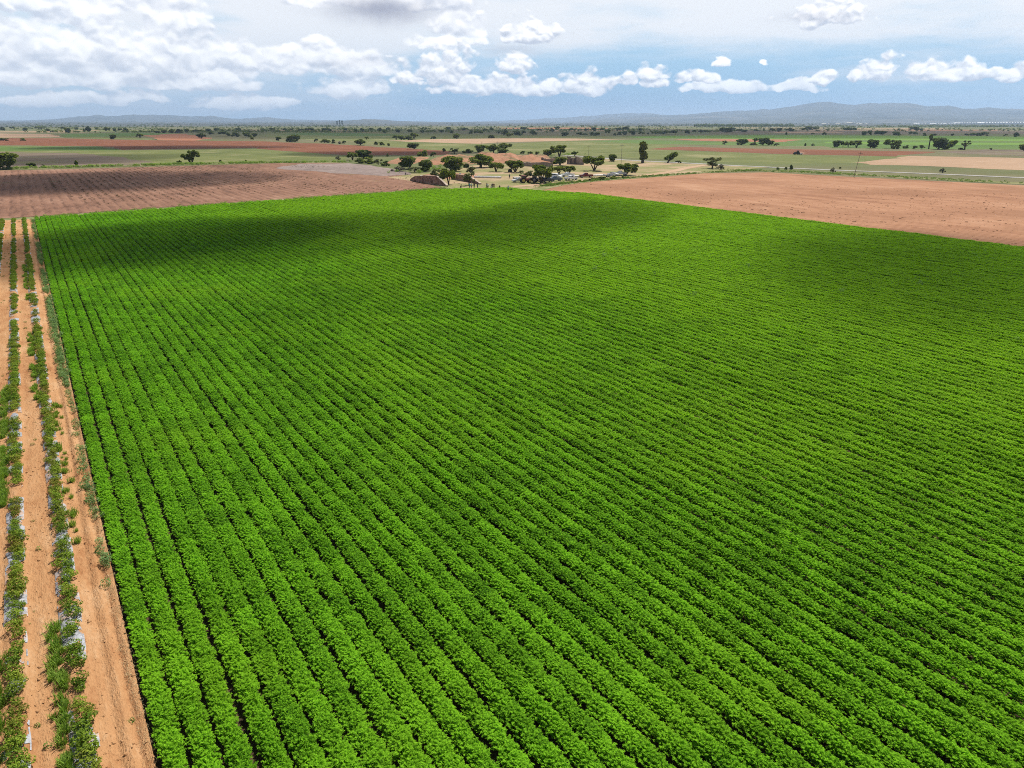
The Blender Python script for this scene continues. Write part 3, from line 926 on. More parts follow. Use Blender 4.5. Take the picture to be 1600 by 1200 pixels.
def merge_copies(name, base_meshes, places, mats, label, cat, kind='stuff', squash=1.0):
    """Many small plants as one mass."""
    data = []
    for me in base_meshes:
        v = np.empty(len(me.vertices) * 3, np.float32); me.vertices.foreach_get('co', v)
        f = np.empty(len(me.polygons) * 4, np.int32); me.polygons.foreach_get('vertices', f)
        data.append((v.reshape(-1, 3), f.reshape(-1, 4)))
    VV = []; FF = []; k = 0
    for i, p in enumerate(places):
        v, f = data[i % len(data)]
        a = rng.uniform(0, 6.28); c, s = math.cos(a), math.sin(a)
        w = np.stack([(v[:, 0] * c - v[:, 1] * s) * p[3] + p[0], (v[:, 0] * s + v[:, 1] * c) * p[3] + p[1], v[:, 2] * p[3] * squash + p[2]], 1)
        VV.append(w); FF.append(f + k); k += len(v)
    if not VV: return None
    o = link(bpy.data.objects.new(name, mesh_np(name, np.concatenate(VV), np.concatenate(FF), mats)))
    return tag(o, label, cat, kind=kind)


merge_copies('pepper_rows', pep_meshes, mass, (M['pepper'],), 'olive green pepper rows running on to the far end of the beds', 'crop')

# plastic mulch film over each bed, torn where weeds broke through
mm, n, out = material('mulch_film')
co = n.add('TexCoord').outputs['Object']
f = n.noise(co, 3.0, 5, 0.7)
wr = n.noise(n.vec('MULTIPLY', co, (1.0, 3.0, 1.0)), 6.0, 4, 0.7)
b = n.add('Bump'); b.inputs['Strength'].default_value = 0.8; b.inputs['Distance'].default_value = 0.04; n.put(b.inputs['Height'], wr)
cc = n.mix(n.ramp(f, 0.35, 0.62), (0.17, 0.17, 0.18), (0.36, 0.37, 0.40))
cc = n.mix(n.ramp(n.noise(co, 1.3, 5, 0.7), 0.52, 0.66), cc, (0.46, 0.27, 0.15))
principled(n, out, cc, 0.38, 0.5, normal=b.outputs[0])
for bi, bx in enumerate(BEDS[:4]):
    xs = np.linspace(-0.47, 0.36, 20); ys = np.concatenate([np.arange(-6, 70, 0.09), np.arange(70, 189.5, 0.3)])
    gx, gy = np.meshgrid(xs, ys)
    ed = 0.10 * (fbm(gy * 0.9, gx * 0 + bi, 3, 44 + bi) - 0.5) * np.sign(gx) * (np.abs(gx) > 0.3)
    X = gx + bx + 0.02 + ed
    Z = strip_height(X, gy) + 0.012 + 0.018 * fbm(X * 7, gy * 5, 2, 50)
    nx_ = len(xs)
    ii = (np.arange(len(ys) - 1)[:, None] * nx_ + np.arange(nx_ - 1)[None, :])
    keep = fbm(gx[:-1, :-1] * 1.6 + bx, gy[:-1, :-1] * 0.8, 5, 61) < 0.465
    ii = ii[keep].ravel()
    o = link(bpy.data.objects.new('plastic_mulch', mesh_np('plastic_mulch', np.stack([X.ravel(), gy.ravel(), Z.ravel()], 1), np.stack([ii, ii + 1, ii + nx_ + 1, ii + nx_], 1), (mm,), True)))
    tag(o, ['torn grey plastic mulch film on the bed next to the sandy track', 'torn grey plastic mulch film on the second bed from the sandy track',
            'torn grey plastic mulch film on the third bed from the sandy track', 'torn grey plastic mulch film on the outermost bed at the picture edge'][bi], 'mulch film', 'mulch films on the beds')

# weeds and grass on the sand
r = np.random.default_rng(77)
weed_m = [mesh_np('weed', *join([leafy(r, 60, 0.20, 0.26, 0.05, 0.0, 0.6)]), (M['weed'],)) for i in range(4)]
weedg_m = [mesh_np('weed_grey', *join([leafy(r, 110, 0.26, 0.50, 0.05, 0.0, 0.5)]), (M['weed_grey'],)) for i in range(3)]
grass_m = [mesh_np('grass_tuft', *grassy(r, 60, 0.20, 0.42, 0.014), (M['grass'],)) for i in range(4)]
straw_m = [mesh_np('straw_bits', *grassy(r, 26, 0.30, 0.14, 0.007), (M['straw'],)) for i in range(3)]
pl = []
for k in range(1500):
    x = rng.uniform(-11, -0.2); y = rng.uniform(2, 188)
    if float(fbm(np.array([x * 0.9]), np.array([y * 0.25]), 3, 71)[0]) > 0.50 or abs(x + 1.0) < 0.45: continue
    pl.append((x, y, bed_z(x, y) - 0.01, rng.uniform(0.15, 0.75)))
merge_copies('weeds', weed_m, pl, (M['weed'],), 'small green weeds sprouting from the sandy soil', 'weeds')
pl = []
for bx, y0, y1, nn in ((-2.50, 6, 31, 170), (-2.5, 62, 84, 160), (-2.55, 100, 128, 120), (-4.5, 16, 30, 150), (-4.52, 44, 66, 220), (-6.45, 40, 120, 300), (-1.35, 36, 60, 40)):
    for k in range(nn):
        x = bx + rng.normal(0, 0.13); y = rng.uniform(y0, y1)
        if vnoise(np.array([y * 0.5]), np.array([bx]), 81)[0] < 0.3: continue
        pl.append((x, y, bed_z(x, y) - 0.01, rng.uniform(0.3, 1.0)))
merge_copies('grass', grass_m, pl, (M['grass'],), 'rank green grass growing in strips along the mulched beds', 'grass')
# small clods and stones on the sand
stone_m = []
for i in range(4):
    q = np.array([(x, y, z) for z in (-.5, .5) for y in (-.5, .5) for x in (-.5, .5)]) * 0.06 + r.normal(0, 0.012, (8, 3))
    stone_m.append(mesh_np('stone', q * np.array([1, 1, 0.7]), np.array([(0, 2, 3, 1), (4, 5, 7, 6), (0, 1, 5, 4), (1, 3, 7, 5), (3, 2, 6, 7), (2, 0, 4, 6)]), (M['sand'],)))
pl = []
for k in range(6000):
    x = rng.uniform(-8, -0.1); y = rng.uniform(14, 70)
    if float(fbm(np.array([x * 1.3]), np.array([y * 0.5]), 3, 75)[0]) < 0.47: continue
    pl.append((x, y, bed_z(x, y), rng.choice([0.4, 0.6, 1.0, 1.7], p=[.45, .32, .2, .03])))
merge_copies('sand_clods', stone_m, pl, (M['sand'],), 'small clods and stones strewn over the sandy soil', 'clods')
# straw litter at the foot of the crop
pl = [(x, y, bed_z(x, y) - 0.005, rng.uniform(0.4, 1.0)) for x, y in zip(rng.normal(-0.22, 0.10, 420), rng.uniform(14, 70, 420)) if x < -0.03]
merge_copies('straw_litter', straw_m, pl, (M['straw'],), 'dry straw bits scattered between wheel rut and crop', 'litter', squash=0.35)
# tall grey-green weeds along the crop's edge: one by one where they stand apart
edge_weeds = [33.0, 36.2, 37.0, 42.5, 44.0, 49.8, 53.0, 54.2, 60.5, 61.6]
for k, y in enumerate(edge_weeds):
    o = link(bpy.data.objects.new('weed_plant', weedg_m[k % 3]))
    s = rng.uniform(0.6, 1.0); x = -0.34 + rng.uniform(-0.12, 0.1)
    o.location = (x, y, bed_z(x, y) - 0.02); o.scale = (s, s, s * 1.05); o.rotation_euler.z = rng.uniform(0, 6)
    tag(o, 'grey green weed standing alone on sand at the crop edge', 'weed', 'single weeds along the crop edge')
pl = []
for y0, y1, nn in ((64, 101, 300), (34, 63, 45), (104, 122, 110), (126, 150, 120), (155, 188, 120)):
    for k in range(nn):
        x = -0.42 + rng.normal(0, 0.16); y = rng.uniform(y0, y1)
        if x > 0.05: continue
        pl.append((x, y, bed_z(min(x, -0.05), y) - 0.02, rng.uniform(0.5, 1.1)))
merge_copies('weed_strip', weedg_m, pl, (M['weed_grey'],), 'dense grey green weed strip along the crop edge', 'weeds')
# bluish weeds standing above the crop on the far side
for (px, py) in ((954, 379), (962, 391), (1022, 430), (943, 402), (1241, 383), (1437, 447), (1103, 352), (1168, 418), (1588, 533), (1315, 458), (1085, 462), (874, 402), (929, 423)):
    p = at(px, py, 0.3)
    o = link(bpy.data.objects.new('tall_weed', weedg_m[int(rng.integers(0, 3))]))
    s = rng.uniform(0.9, 1.6); o.location = (p.x, p.y, 0.30); o.scale = (s * 0.9, s * 0.9, s); o.rotation_euler.z = rng.uniform(0, 6)
    tag(o, 'pale bluish weed sticking up above the green crop', 'weed', 'weeds standing above the crop')

# ------------------------------------------------------------------ trees
M['bark'] = plain('bark', (0.10, 0.075, 0.05), 0.95, 0.1, vary=0.3, scale=2.0)
M['crown_dark'] = leaf_material('crown_dark', (0.042, 0.066, 0.015), (0.190, 0.225, 0.046), 0.25, 0.30, 0.45)
M['crown_mid'] = leaf_material('crown_mid', (0.065, 0.095, 0.016), (0.235, 0.270, 0.052), 0.25, 0.32, 0.4)
M['crown_olive'] = leaf_material('crown_olive', (0.085, 0.10, 0.04), (0.19, 0.20, 0.085), 0.25, 0.22, 0.3)
M['crown_poplar'] = leaf_material('crown_poplar', (0.06, 0.085, 0.014), (0.17, 0.18, 0.035), 0.25, 0.22, 0.2)
M['crown_grey'] = leaf_material('crown_grey', (0.09, 0.08, 0.06), (0.18, 0.165, 0.12), 0.25, 0.15, 0.3)


def leaf_cloud(r, centres, radii, per, leaf, flat=0.8):
    """Leaf-clump quads spread through several soft balls (unit-size crown)."""
    Vs = []
    for c, rad in zip(centres, radii):
        n = per
        u = r.normal(size=(n, 3)); u /= np.linalg.norm(u, axis=1)[:, None]
        d = r.uniform(0.15, 1.0, n) ** 0.45
        p = np.array(c) + u * d[:, None] * np.array([rad, rad, rad * flat])
        nr = u * 0.5 + r.normal(size=(n, 3)) * 0.7 + np.array([0, 0, 0.4]); nr /= np.linalg.norm(nr, axis=1)[:, None]
        t = np.cross(nr, r.normal(size=(n, 3))); t /= np.linalg.norm(t, axis=1)[:, None] + 1e-9
        b = np.cross(nr, t)
        L = leaf * r.uniform(0.5, 1.3, n)[:, None]
        Vs.append(np.stack([p - t * L, p - b * L * 0.7, p + t * L, p + b * L * 0.7], 1).reshape(-1, 3))
    V = np.concatenate(Vs)
    V[:, 2] = np.maximum(V[:, 2], 0.0)
    return V, np.arange(len(V)).reshape(-1, 4)


def limb(points, radii):
    parts = []
    for i in range(len(points) - 1):
        parts.append(quad_tube(points[i], points[i + 1], radii[i], radii[i + 1], 6))
    return parts


def make_kind(kind, seed):
    """Crown and trunk meshes in a unit box: 1 wide, 1 tall, foot at the origin."""
    r = np.random.default_rng(seed)
    C = []; Rr = []; W = []
    mat = {'round': 'crown_dark', 'umbrella': 'crown_mid', 'bush': 'crown_dark', 'greenbush': 'crown_mid', 'poplar': 'crown_poplar', 'lean': 'crown_dark', 'sparse': 'crown_olive',
           'olive': 'crown_olive', 'yucca': 'crown_dark', 'spiky': 'crown_dark', 'greybush': 'crown_grey', 'conifer': 'crown_dark', 'twin': 'crown_dark'}[kind]
    leaf, per, flat = 0.056, 150, 0.80
    if kind == 'round':
        for i in range(13):
            a = r.uniform(0, 6.28); q = r.uniform(0.0, 0.34); z = r.uniform(0.26, 0.80) - q * 0.35
            C.append((math.cos(a) * q, math.sin(a) * q, z)); Rr.append(r.uniform(0.13, 0.21))
        W += limb([(0, 0, 0), (0.02, 0.01, 0.3), (0.0, 0.03, 0.6)], [0.05, 0.035, 0.015])
        for k in range(4):
            a = k * 1.6 + r.uniform(0, 1); W += limb([(0.01, 0, 0.12), (math.cos(a) * .2, math.sin(a) * .2, 0.45)], [0.03, 0.012])
    elif kind in ('umbrella', 'twin'):
        per = 130
        offs = [(0, 0, 0)] if kind == 'umbrella' else [(-0.2, 0, -0.2), (0.2, 0.05, 0.05)]
        for ox, oy, oz in offs:
            k_ = 1.0 if kind == 'umbrella' else 0.6
            for i in range(16 if kind == 'umbrella' else 9):
                a = r.uniform(0, 6.28); q = k_ * 0.42 * r.uniform(0, 1) ** 0.6
                C.append((ox + math.cos(a) * q, oy + math.sin(a) * q, oz + r.uniform(0.50, 0.82) - q * 0.35)); Rr.append(r.uniform(0.12, 0.18) * (0.8 + 0.2 * k_))
            for k in range(4):
                a = k * 1.57 + r.uniform(-0.4, 0.4); e = r.uniform(0.16, 0.30) * k_
                W += limb([(ox * 0.15, 0, 0.0), (ox * 0.6 + math.cos(a) * e * .4, math.sin(a) * e * .4, 0.28), (ox + math.cos(a) * e, oy + math.sin(a) * e, 0.62 + oz)], [0.035, 0.024, 0.008])
    elif kind in ('bush', 'greenbush', 'greybush'):
        for i in range(11):
            a = r.uniform(0, 6.28); q = 0.36 * r.uniform(0, 1) ** 0.6
            C.append((math.cos(a) * q, math.sin(a) * q, r.uniform(0.12, 0.72) * (1 - q))); Rr.append(r.uniform(0.12, 0.2))
        if kind == 'greybush': per = 45
        for k in range(4):
            a = k * 1.57; W += limb([(0, 0, 0), (math.cos(a) * .18, math.sin(a) * .18, 0.4)], [0.025, 0.008])
    elif kind == 'poplar':
        for i in range(16):
            z = 0.2 + 0.75 * i / 15; q = 0.16 * r.uniform(0.3, 1); a = r.uniform(0, 6.28)
            wd = 0.36 * math.sin(math.pi * min(1, 0.25 + 0.75 * (1 - abs(z - 0.58) / 0.45)) / 1.3)
            C.append((math.cos(a) * q, math.sin(a) * q, z)); Rr.append(max(0.12, wd * r.uniform(0.75, 1.05)))
        flat = 0.25; leaf = 0.06
        W += limb([(0, 0, 0), (0.02, 0, 0.3), (0, 0, 0.85)], [0.14, 0.10, 0.03])
    elif kind == 'lean':
        for i in range(13):
            t = r.uniform(0, 1); a = r.uniform(0, 6.28); q = r.uniform(0, 0.15)
            C.append((-0.28 + 0.56 * t + math.cos(a) * q, math.sin(a) * q * 1.8, 0.28 + 0.48 * t + r.uniform(-.1, .1))); Rr.append(r.uniform(0.13, 0.2))
        W += limb([(-0.2, 0, 0), (-0.1, 0, 0.3), (0.15, 0, 0.65)], [0.05, 0.04, 0.015]) + limb([(-0.15, 0, 0.1), (0.25, 0.1, 0.5)], [0.03, 0.01])
    elif kind in ('sparse', 'olive'):
        per = 45 if kind == 'sparse' else 80
        for i in range(14):
            a = r.uniform(0, 6.28); q = 0.38 * r.uniform(0, 1) ** 0.55; z = r.uniform(0.35, 0.88) - q * 0.3
            C.append((math.cos(a) * q, math.sin(a) * q, z)); Rr.append(r.uniform(0.10, 0.16))
            W += limb([(0, 0, 0.18), (math.cos(a) * q, math.sin(a) * q, z)], [0.014, 0.004])
        W += limb([(0, 0, 0), (0.01, 0, 0.3)], [0.05, 0.03])
    elif kind == 'conifer':
        for i in range(12):
            z = 0.1 + 0.85 * i / 11; C.append((r.uniform(-.05, .05), r.uniform(-.05, .05), z)); Rr.append(0.42 * (1.05 - z) + 0.08)
        flat = 0.3; per = 70
        W += limb([(0, 0, 0), (0, 0, 0.9)], [0.06, 0.02])
    elif kind == 'yucca':
        for i in range(4):
            C.append((r.uniform(-.12, .12), r.uniform(-.12, .12), 0.74 + 0.075 * i)); Rr.append(0.30)
        flat = 0.32; leaf = 0.10; per = 70
        W += limb([(0, 0, 0), (0.03, 0, 0.5), (0, 0, 0.85)], [0.13, 0.11, 0.08])
    elif kind == 'spiky':
        W += limb([(0, 0, 0), (0.02, 0, 0.35)], [0.06, 0.05])
        for k in range(8):
            a = k * 0.8 + r.uniform(-.3, .3); q = r.uniform(0.15, 0.40); z = r.uniform(0.5, 0.9)
            W += limb([(0.02, 0, 0.3), (math.cos(a) * q * .6, math.sin(a) * q * .6, z * .75), (math.cos(a) * q, math.sin(a) * q, z)], [0.035, 0.028, 0.02])
            C.append((math.cos(a) * q, math.sin(a) * q, z)); Rr.append(0.10)
        per = 60
    V, F = leaf_cloud(r, C, Rr, per, leaf, flat)
    # normalise the crown to the unit box
    lo, hi = np.percentile(V, 1, axis=0), np.percentile(V, 99, axis=0)
    sx = 1.0 / max(hi[0] - lo[0], hi[1] - lo[1]); sz = 1.0 / hi[2]
    V = V * np.array([sx, sx, sz])
    TV, TF = join(W)
    TV = TV * np.array([sx, sx, sz])
    return mesh_np('crown', V, F, (M[mat],)), mesh_np('trunk', TV, TF, (M['bark'],), True)


KIND = {}
for ki, k in enumerate(['round', 'umbrella', 'bush', 'greenbush', 'poplar', 'lean', 'sparse', 'olive', 'yucca', 'spiky', 'greybush', 'conifer', 'twin']):
    KIND[k] = [make_kind(k, 500 + ki * 10 + j) for j in range(4 if k in ('round', 'umbrella', 'bush') else 2)]
KIND_NAME = {'round': ('tree', 'tree'), 'umbrella': ('acacia_tree', 'tree'), 'twin': ('acacia_tree', 'tree'), 'bush': ('bush', 'bush'), 'greenbush': ('bush', 'bush'), 'poplar': ('poplar_tree', 'tree'), 'lean': ('leaning_tree', 'tree'),
             'sparse': ('thorn_tree', 'tree'), 'olive': ('thorn_tree', 'tree'), 'yucca': ('yucca_tree', 'tree'), 'spiky': ('cactus_tree', 'cactus'), 'greybush': ('bush', 'bush'), 'conifer': ('conifer_tree', 'tree')}
tree_n = [0]


def tree(px, base, w, h, kind, label, group=None, parts=True, base_z=0.0, turn=None):
    """A tree whose foot is at a photograph pixel; w and h are its size there."""
    p = at(px, base, base_z)
    s = px_size(p)
    # the eye looks down on it: take the ground depth out of the height
    i = tree_n[0]; tree_n[0] += 1
    nm, cat = KIND_NAME[kind]
    crown, trunk = KIND[kind][i % len(KIND[kind])]
    W_, H_ = w / s * 0.98, h / s * 0.97
    e = link(bpy.data.objects.new(nm, None if parts else crown))
    e.location = (p.x, p.y, base_z)
    e.rotation_euler.z = (rng.uniform(0, 6.28) if kind not in ('lean', 'twin') else -AZ) if turn is None else turn
    e.scale = (W_, W_, H_)
    tag(e, label, cat, group)
    if parts:
        c = link(bpy.data.objects.new('crown', crown), e)
        t = link(bpy.data.objects.new('trunk', trunk), e)
    return e


NEAR = [
    # x, foot y, width, height, kind, label
    (14, 264, 40, 24, 'round', 'big dark spreading tree at the picture edge between fallow field and stubble'),
    (49, 261, 12, 6, 'bush', 'low dark bush just beside the big dark tree'),
    (68, 262, 10, 5, 'greybush', 'low reddish grey bush on the weedy strip near the big dark tree'),
    (120, 260, 6, 9, 'round', 'small upright dark bush alone on the dark green strip'),
    (299, 256, 25, 20, 'twin', 'dark tree with two crown lobes and bare trunk behind the stubble field'),
    (280, 257, 7, 6, 'bush', 'small dark bush just beside the two-lobed tree'),
    (345, 255, 5, 5, 'bush', 'tiny dark bush on the field edge past the two-lobed tree'),
    (384, 254, 6, 4, 'bush', 'tiny low bush at the end of the field-edge strip'),
    (551, 250, 18, 12, 'umbrella', 'dark flat-topped tree at the end of the green pasture'),
    (568, 248, 22, 13, 'round', 'dark full tree touching the flat-topped one by the red field'),
    (529, 250, 9, 6, 'greybush', 'greyish bush on the pasture next to the pair of dark trees'),
    (561, 255, 19, 8, 'bush', 'low wide dark bush below the pair of dark trees'),
    (577, 256, 22, 10, 'greenbush', 'low green bush beneath the full tree by the red field'),
    (591, 258, 13, 9, 'olive', 'grey green bush beyond the low green bush at the stony patch'),
    (604, 259.5, 14, 8, 'greenbush', 'round green bush at the back of the stony patch'),
    (606, 245, 4, 5, 'bush', 'tiny dark bush standing on the brown slope by the red field'),
    (640, 264, 27, 19, 'round', 'large very dark round tree above the stony patch'),
    (664, 268, 21, 17, 'round', 'dark tree just beside the large round one near the stone wall'),
    (622, 268, 22, 8, 'greybush', 'grey green low brush in front of the large dark tree'),
    (648, 269, 20, 8, 'sparse', 'thin grey brush below the dark trees by the stony patch'),
    (647, 233, 17, 9, 'round', 'compact dark tree at the edge of the far green field'),
    (661, 244, 17, 9, 'greenbush', 'wide green bush on the bare slope behind the large dark tree'),
    (677, 245, 9, 7, 'bush', 'small round dark bush beside the wide green bush'),
    (694, 237, 8, 5, 'bush', 'small dark bush where the red field ends'),
    (710, 240, 16, 8, 'sparse', 'loose dark tree on the slope above the red bank'),
    (731, 239, 17, 6, 'greenbush', 'low wide bush on top of the red bank'),
    (752, 238, 20, 11, 'round', 'dark tree first in the row on top of the red bank'),
    (771, 239, 20, 13, 'round', 'dark tree in the middle of the row on top of the red bank'),
    (789, 236, 22, 12, 'umbrella', 'dark flat-topped tree at the end of the row on the red bank'),
    (786, 240, 18, 7, 'bush', 'low dark bush under the flat-topped tree on the red bank'),
    (705, 267, 36, 22, 'round', 'large dark spreading tree under the red bank'),
    (751, 262, 40, 20, 'round', 'widest dark tree standing against the red bank'),
    (729, 262, 11, 6, 'bush', 'small green bush between the two widest trees under the red bank'),
    (775, 268.5, 22, 14, 'umbrella', 'umbrella tree with thin trunk on the dry grass'),
    (799, 264, 18, 13, 'round', 'dark tree at the foot of the red bank by the ruined wall'),
    (682, 279, 20, 14, 'olive', 'light olive tree behind the stone wing wall'),
    (701, 288.5, 24, 24, 'umbrella', 'tree with a clear trunk standing between the two stone walls'),
    (736, 273, 15, 12, 'olive', 'small olive tree on the dry grass behind the second stone wall'),
    (733, 290, 22, 19, 'sparse', 'pale olive tree overhanging the second stone wall'),
    (805, 269.5, 29, 18, 'umbrella', 'broad umbrella tree shading a dark boulder'),
    (822, 280, 22, 13, 'sparse', 'pale feathery tree behind the parked tractor'),
    (845, 286, 31, 27, 'umbrella', 'large dark tree shading the parked vehicles'),
    (873, 272, 22, 12, 'umbrella', 'dark umbrella tree behind the white wagon'),
    (889, 271.5, 22, 12, 'umbrella', 'umbrella tree with pale trunks behind the white pickup'),
    (875, 258, 22, 12, 'round', 'round dark tree in front of the ruined building wall'),
    (874, 245.5, 23, 18, 'umbrella', 'dark tall tree behind the ruined wall beside the road'),
    (856, 245, 17, 11, 'round', 'smaller dark tree beside the tall one behind the ruined wall'),
    (898, 244, 11, 7, 'umbrella', 'small umbrella tree beyond the ruined building wall'),
    (817, 240, 8, 4, 'bush', 'small bush on the red bank crest near its broken end'),
    (828, 241, 7, 4, 'bush', 'second small bush on the red bank crest'),
    (839, 242, 9, 5, 'bush', 'third bush on the red bank crest, nearest the tall tree'),
    (928.5, 267, 33, 22, 'umbrella', 'large umbrella tree alone on the dry yard with shadow beneath'),
    (919, 252, 14, 8, 'round', 'dark crown just behind the large umbrella tree'),
    (958, 252.5, 13, 11, 'round', 'small dark tree beside the road near the utility pole'),
    (978, 274, 32, 18, 'umbrella', 'wide flat umbrella tree above the two white parked cars'),
    (991, 270, 13, 10, 'bush', 'dark bush against the wide umbrella tree by the white cars'),
    (1004, 254.5, 13, 32, 'poplar', 'tall slim yellowish green poplar beside the road'),
    (1048, 254.5, 21, 16, 'lean', 'dark tree leaning over by the road'),
    (1060, 255, 9, 4, 'bush', 'low bush at the foot of the leaning tree'),
    (1113, 263.5, 26, 17, 'sparse', 'thin olive thorn tree beside the road junction'),
    (1126, 265, 13, 8, 'greybush', 'purplish grey bush next to the thorn tree'),
    (1159, 226.5, 17, 9, 'round', 'dark round tree first of the group behind the red field'),
    (1179, 226, 8, 10, 'yucca', 'thin yucca with a tuft behind the red field'),
    (1178, 227, 12, 4, 'bush', 'low bush at the foot of the thin yucca'),
    (1192, 227, 16, 11, 'round', 'dark tree beside the thin yucca behind the red field'),
    (1205, 227, 9, 7, 'round', 'small dark tree last of the group behind the red field'),
    (1213, 228, 8, 4, 'bush', 'low bush beside the last small tree behind the red field'),
    (1132, 226, 9, 6, 'olive', 'dull green bush before the dark green strip'),
    (1258, 228, 4, 4, 'bush', 'tiny bush in the green crop above the working tractor'),
    (1270, 228, 5, 4, 'greybush', 'tiny grey bush in the green crop beyond the working tractor'),
    (1308, 230, 15, 10, 'round', 'dark tree at the start of the thorn tree row on green crop'),
    (1317, 230, 7, 8, 'umbrella', 'thin small tree second in the thorn tree row'),
    (1325, 230.5, 11, 9, 'umbrella', 'small trunked tree third in the thorn tree row'),
    (1338, 231, 17, 11, 'umbrella', 'broad dark tree fourth in the thorn tree row'),
    (1360, 231.5, 18, 13, 'round', 'rounded dark tree standing apart in the thorn tree row'),
    (1393, 232, 22, 13, 'umbrella', 'widest dark tree of the thorn tree row'),
    (1401, 233, 11, 8, 'bush', 'dark bush against the widest tree of the thorn tree row'),
    (1415, 232, 8, 5, 'greenbush', 'low dull bush past the widest thorn tree'),
    (1429, 233, 8, 5, 'bush', 'small dark bush between dull bush and tall yucca'),
    (1440, 233, 9, 6, 'olive', 'small olive bush nearest the tall yucca'),
    (1451, 232.5, 6, 22, 'yucca', 'tall thin yucca with a dark tuft beside the thorn trees'),
    (1466, 233.5, 24, 17, 'round', 'big dark thorn tree next to the tall yucca'),
    (1484, 233, 18, 13, 'lean', 'dark arching thorn tree leaning from the big one'),
    (1507, 234, 15, 14, 'spiky', 'branching spiky cactus tree standing alone'),
    (1501, 234, 8, 3, 'bush', 'low bush at the foot of the spiky cactus tree'),
    (1600, 236, 16, 10, 'round', 'dark tree cut by the picture edge on the brown fallow strip'),
    (1548, 234.5, 5, 3, 'bush', 'tiny dark bush alone on the brown fallow strip'),
    (1236, 265, 7, 7, 'bush', 'small dark bush on the verge in front of the road'),
    (1228, 265, 5, 4, 'bush', 'tiny bush next to the small dark bush on the verge'),
    (1215, 265.5, 5, 4, 'bush', 'tiny bush on the verge toward the thorn tree'),
    (1301, 270, 8, 8, 'greybush', 'grey bush on the verge near the leaning pole'),
    (1313, 263.5, 5, 2.5, 'bush', 'flat tiny bush just behind the road near the leaning pole'),
    (1472, 270, 9, 7, 'greybush', 'grey bush standing right at the road edge'),
    (178, 217.5, 10, 7, 'round', 'single dark round tree on the light green strip'),
    (219, 216, 10, 7, 'umbrella', 'single dark tree with visible trunk on the light green strip'),
    (315, 216.5, 14, 8, 'round', 'dark tree on the brown field before the tree line'),
    (36, 220, 8, 4, 'bush', 'dark bush on the red field beside the picture edge'),
    (5, 220, 14, 4, 'bush', 'low dark bushes patch on the red field at the picture edge'),
    (573, 218.5, 6, 5, 'umbrella', 'tiny single tree in the middle of the green meadow'),
    (563, 227, 18, 9, 'round', 'dark bushy tree on the hedge line above the red field'),
    (452, 222, 12, 9, 'bush', 'dark bush before the bigger tree on the hedge line'),
    (461, 222, 15, 11, 'round', 'biggest dark tree on the hedge line above the red field'),
    (435, 220, 11, 6, 'bush', 'dark low bush starting the hedge line above the red field'),
    (507, 223, 18, 5, 'bush', 'wide low bush in the middle of the hedge line'),
    (521, 224, 6, 6, 'bush', 'small upright bush on the hedge line past the wide one'),
    (531, 225, 7, 4, 'greybush', 'small grey bush on the hedge line'),
    (538, 225, 6, 5, 'bush', 'small dark bush near the bushy tree on the hedge line'),
    (587, 226.5, 7, 5, 'bush', 'round bush just past the bushy tree on the hedge line'),
    (596, 227, 9, 5, 'bush', 'second round bush past the bushy tree on the hedge line'),
    (607, 228, 5, 4, 'bush', 'tiny last bush of the hedge line'),
    (494, 222, 6, 5, 'bush', 'small dark bush next to the wide low bush of the hedge line'),
    (619, 218.5, 12, 7, 'umbrella', 'first dark tree of the clump on the pale field edge'),
    (627, 219, 12, 7, 'round', 'second tree of the clump on the pale field edge'),
    (638, 219, 12, 7, 'round', 'third tree of the clump on the pale field edge'),
    (647, 218, 13, 10, 'umbrella', 'tallest end tree of the clump on the pale field edge'),
    (714, 217, 14, 8, 'round', 'dark square-topped tree behind the pale field'),
    (768, 216, 13, 5, 'bush', 'low wide dark bush behind the pale field'),
    (677, 217, 8, 4, 'bush', 'small bush between the clump and the square-topped tree'),
]
for t in NEAR:
    tree(*t)

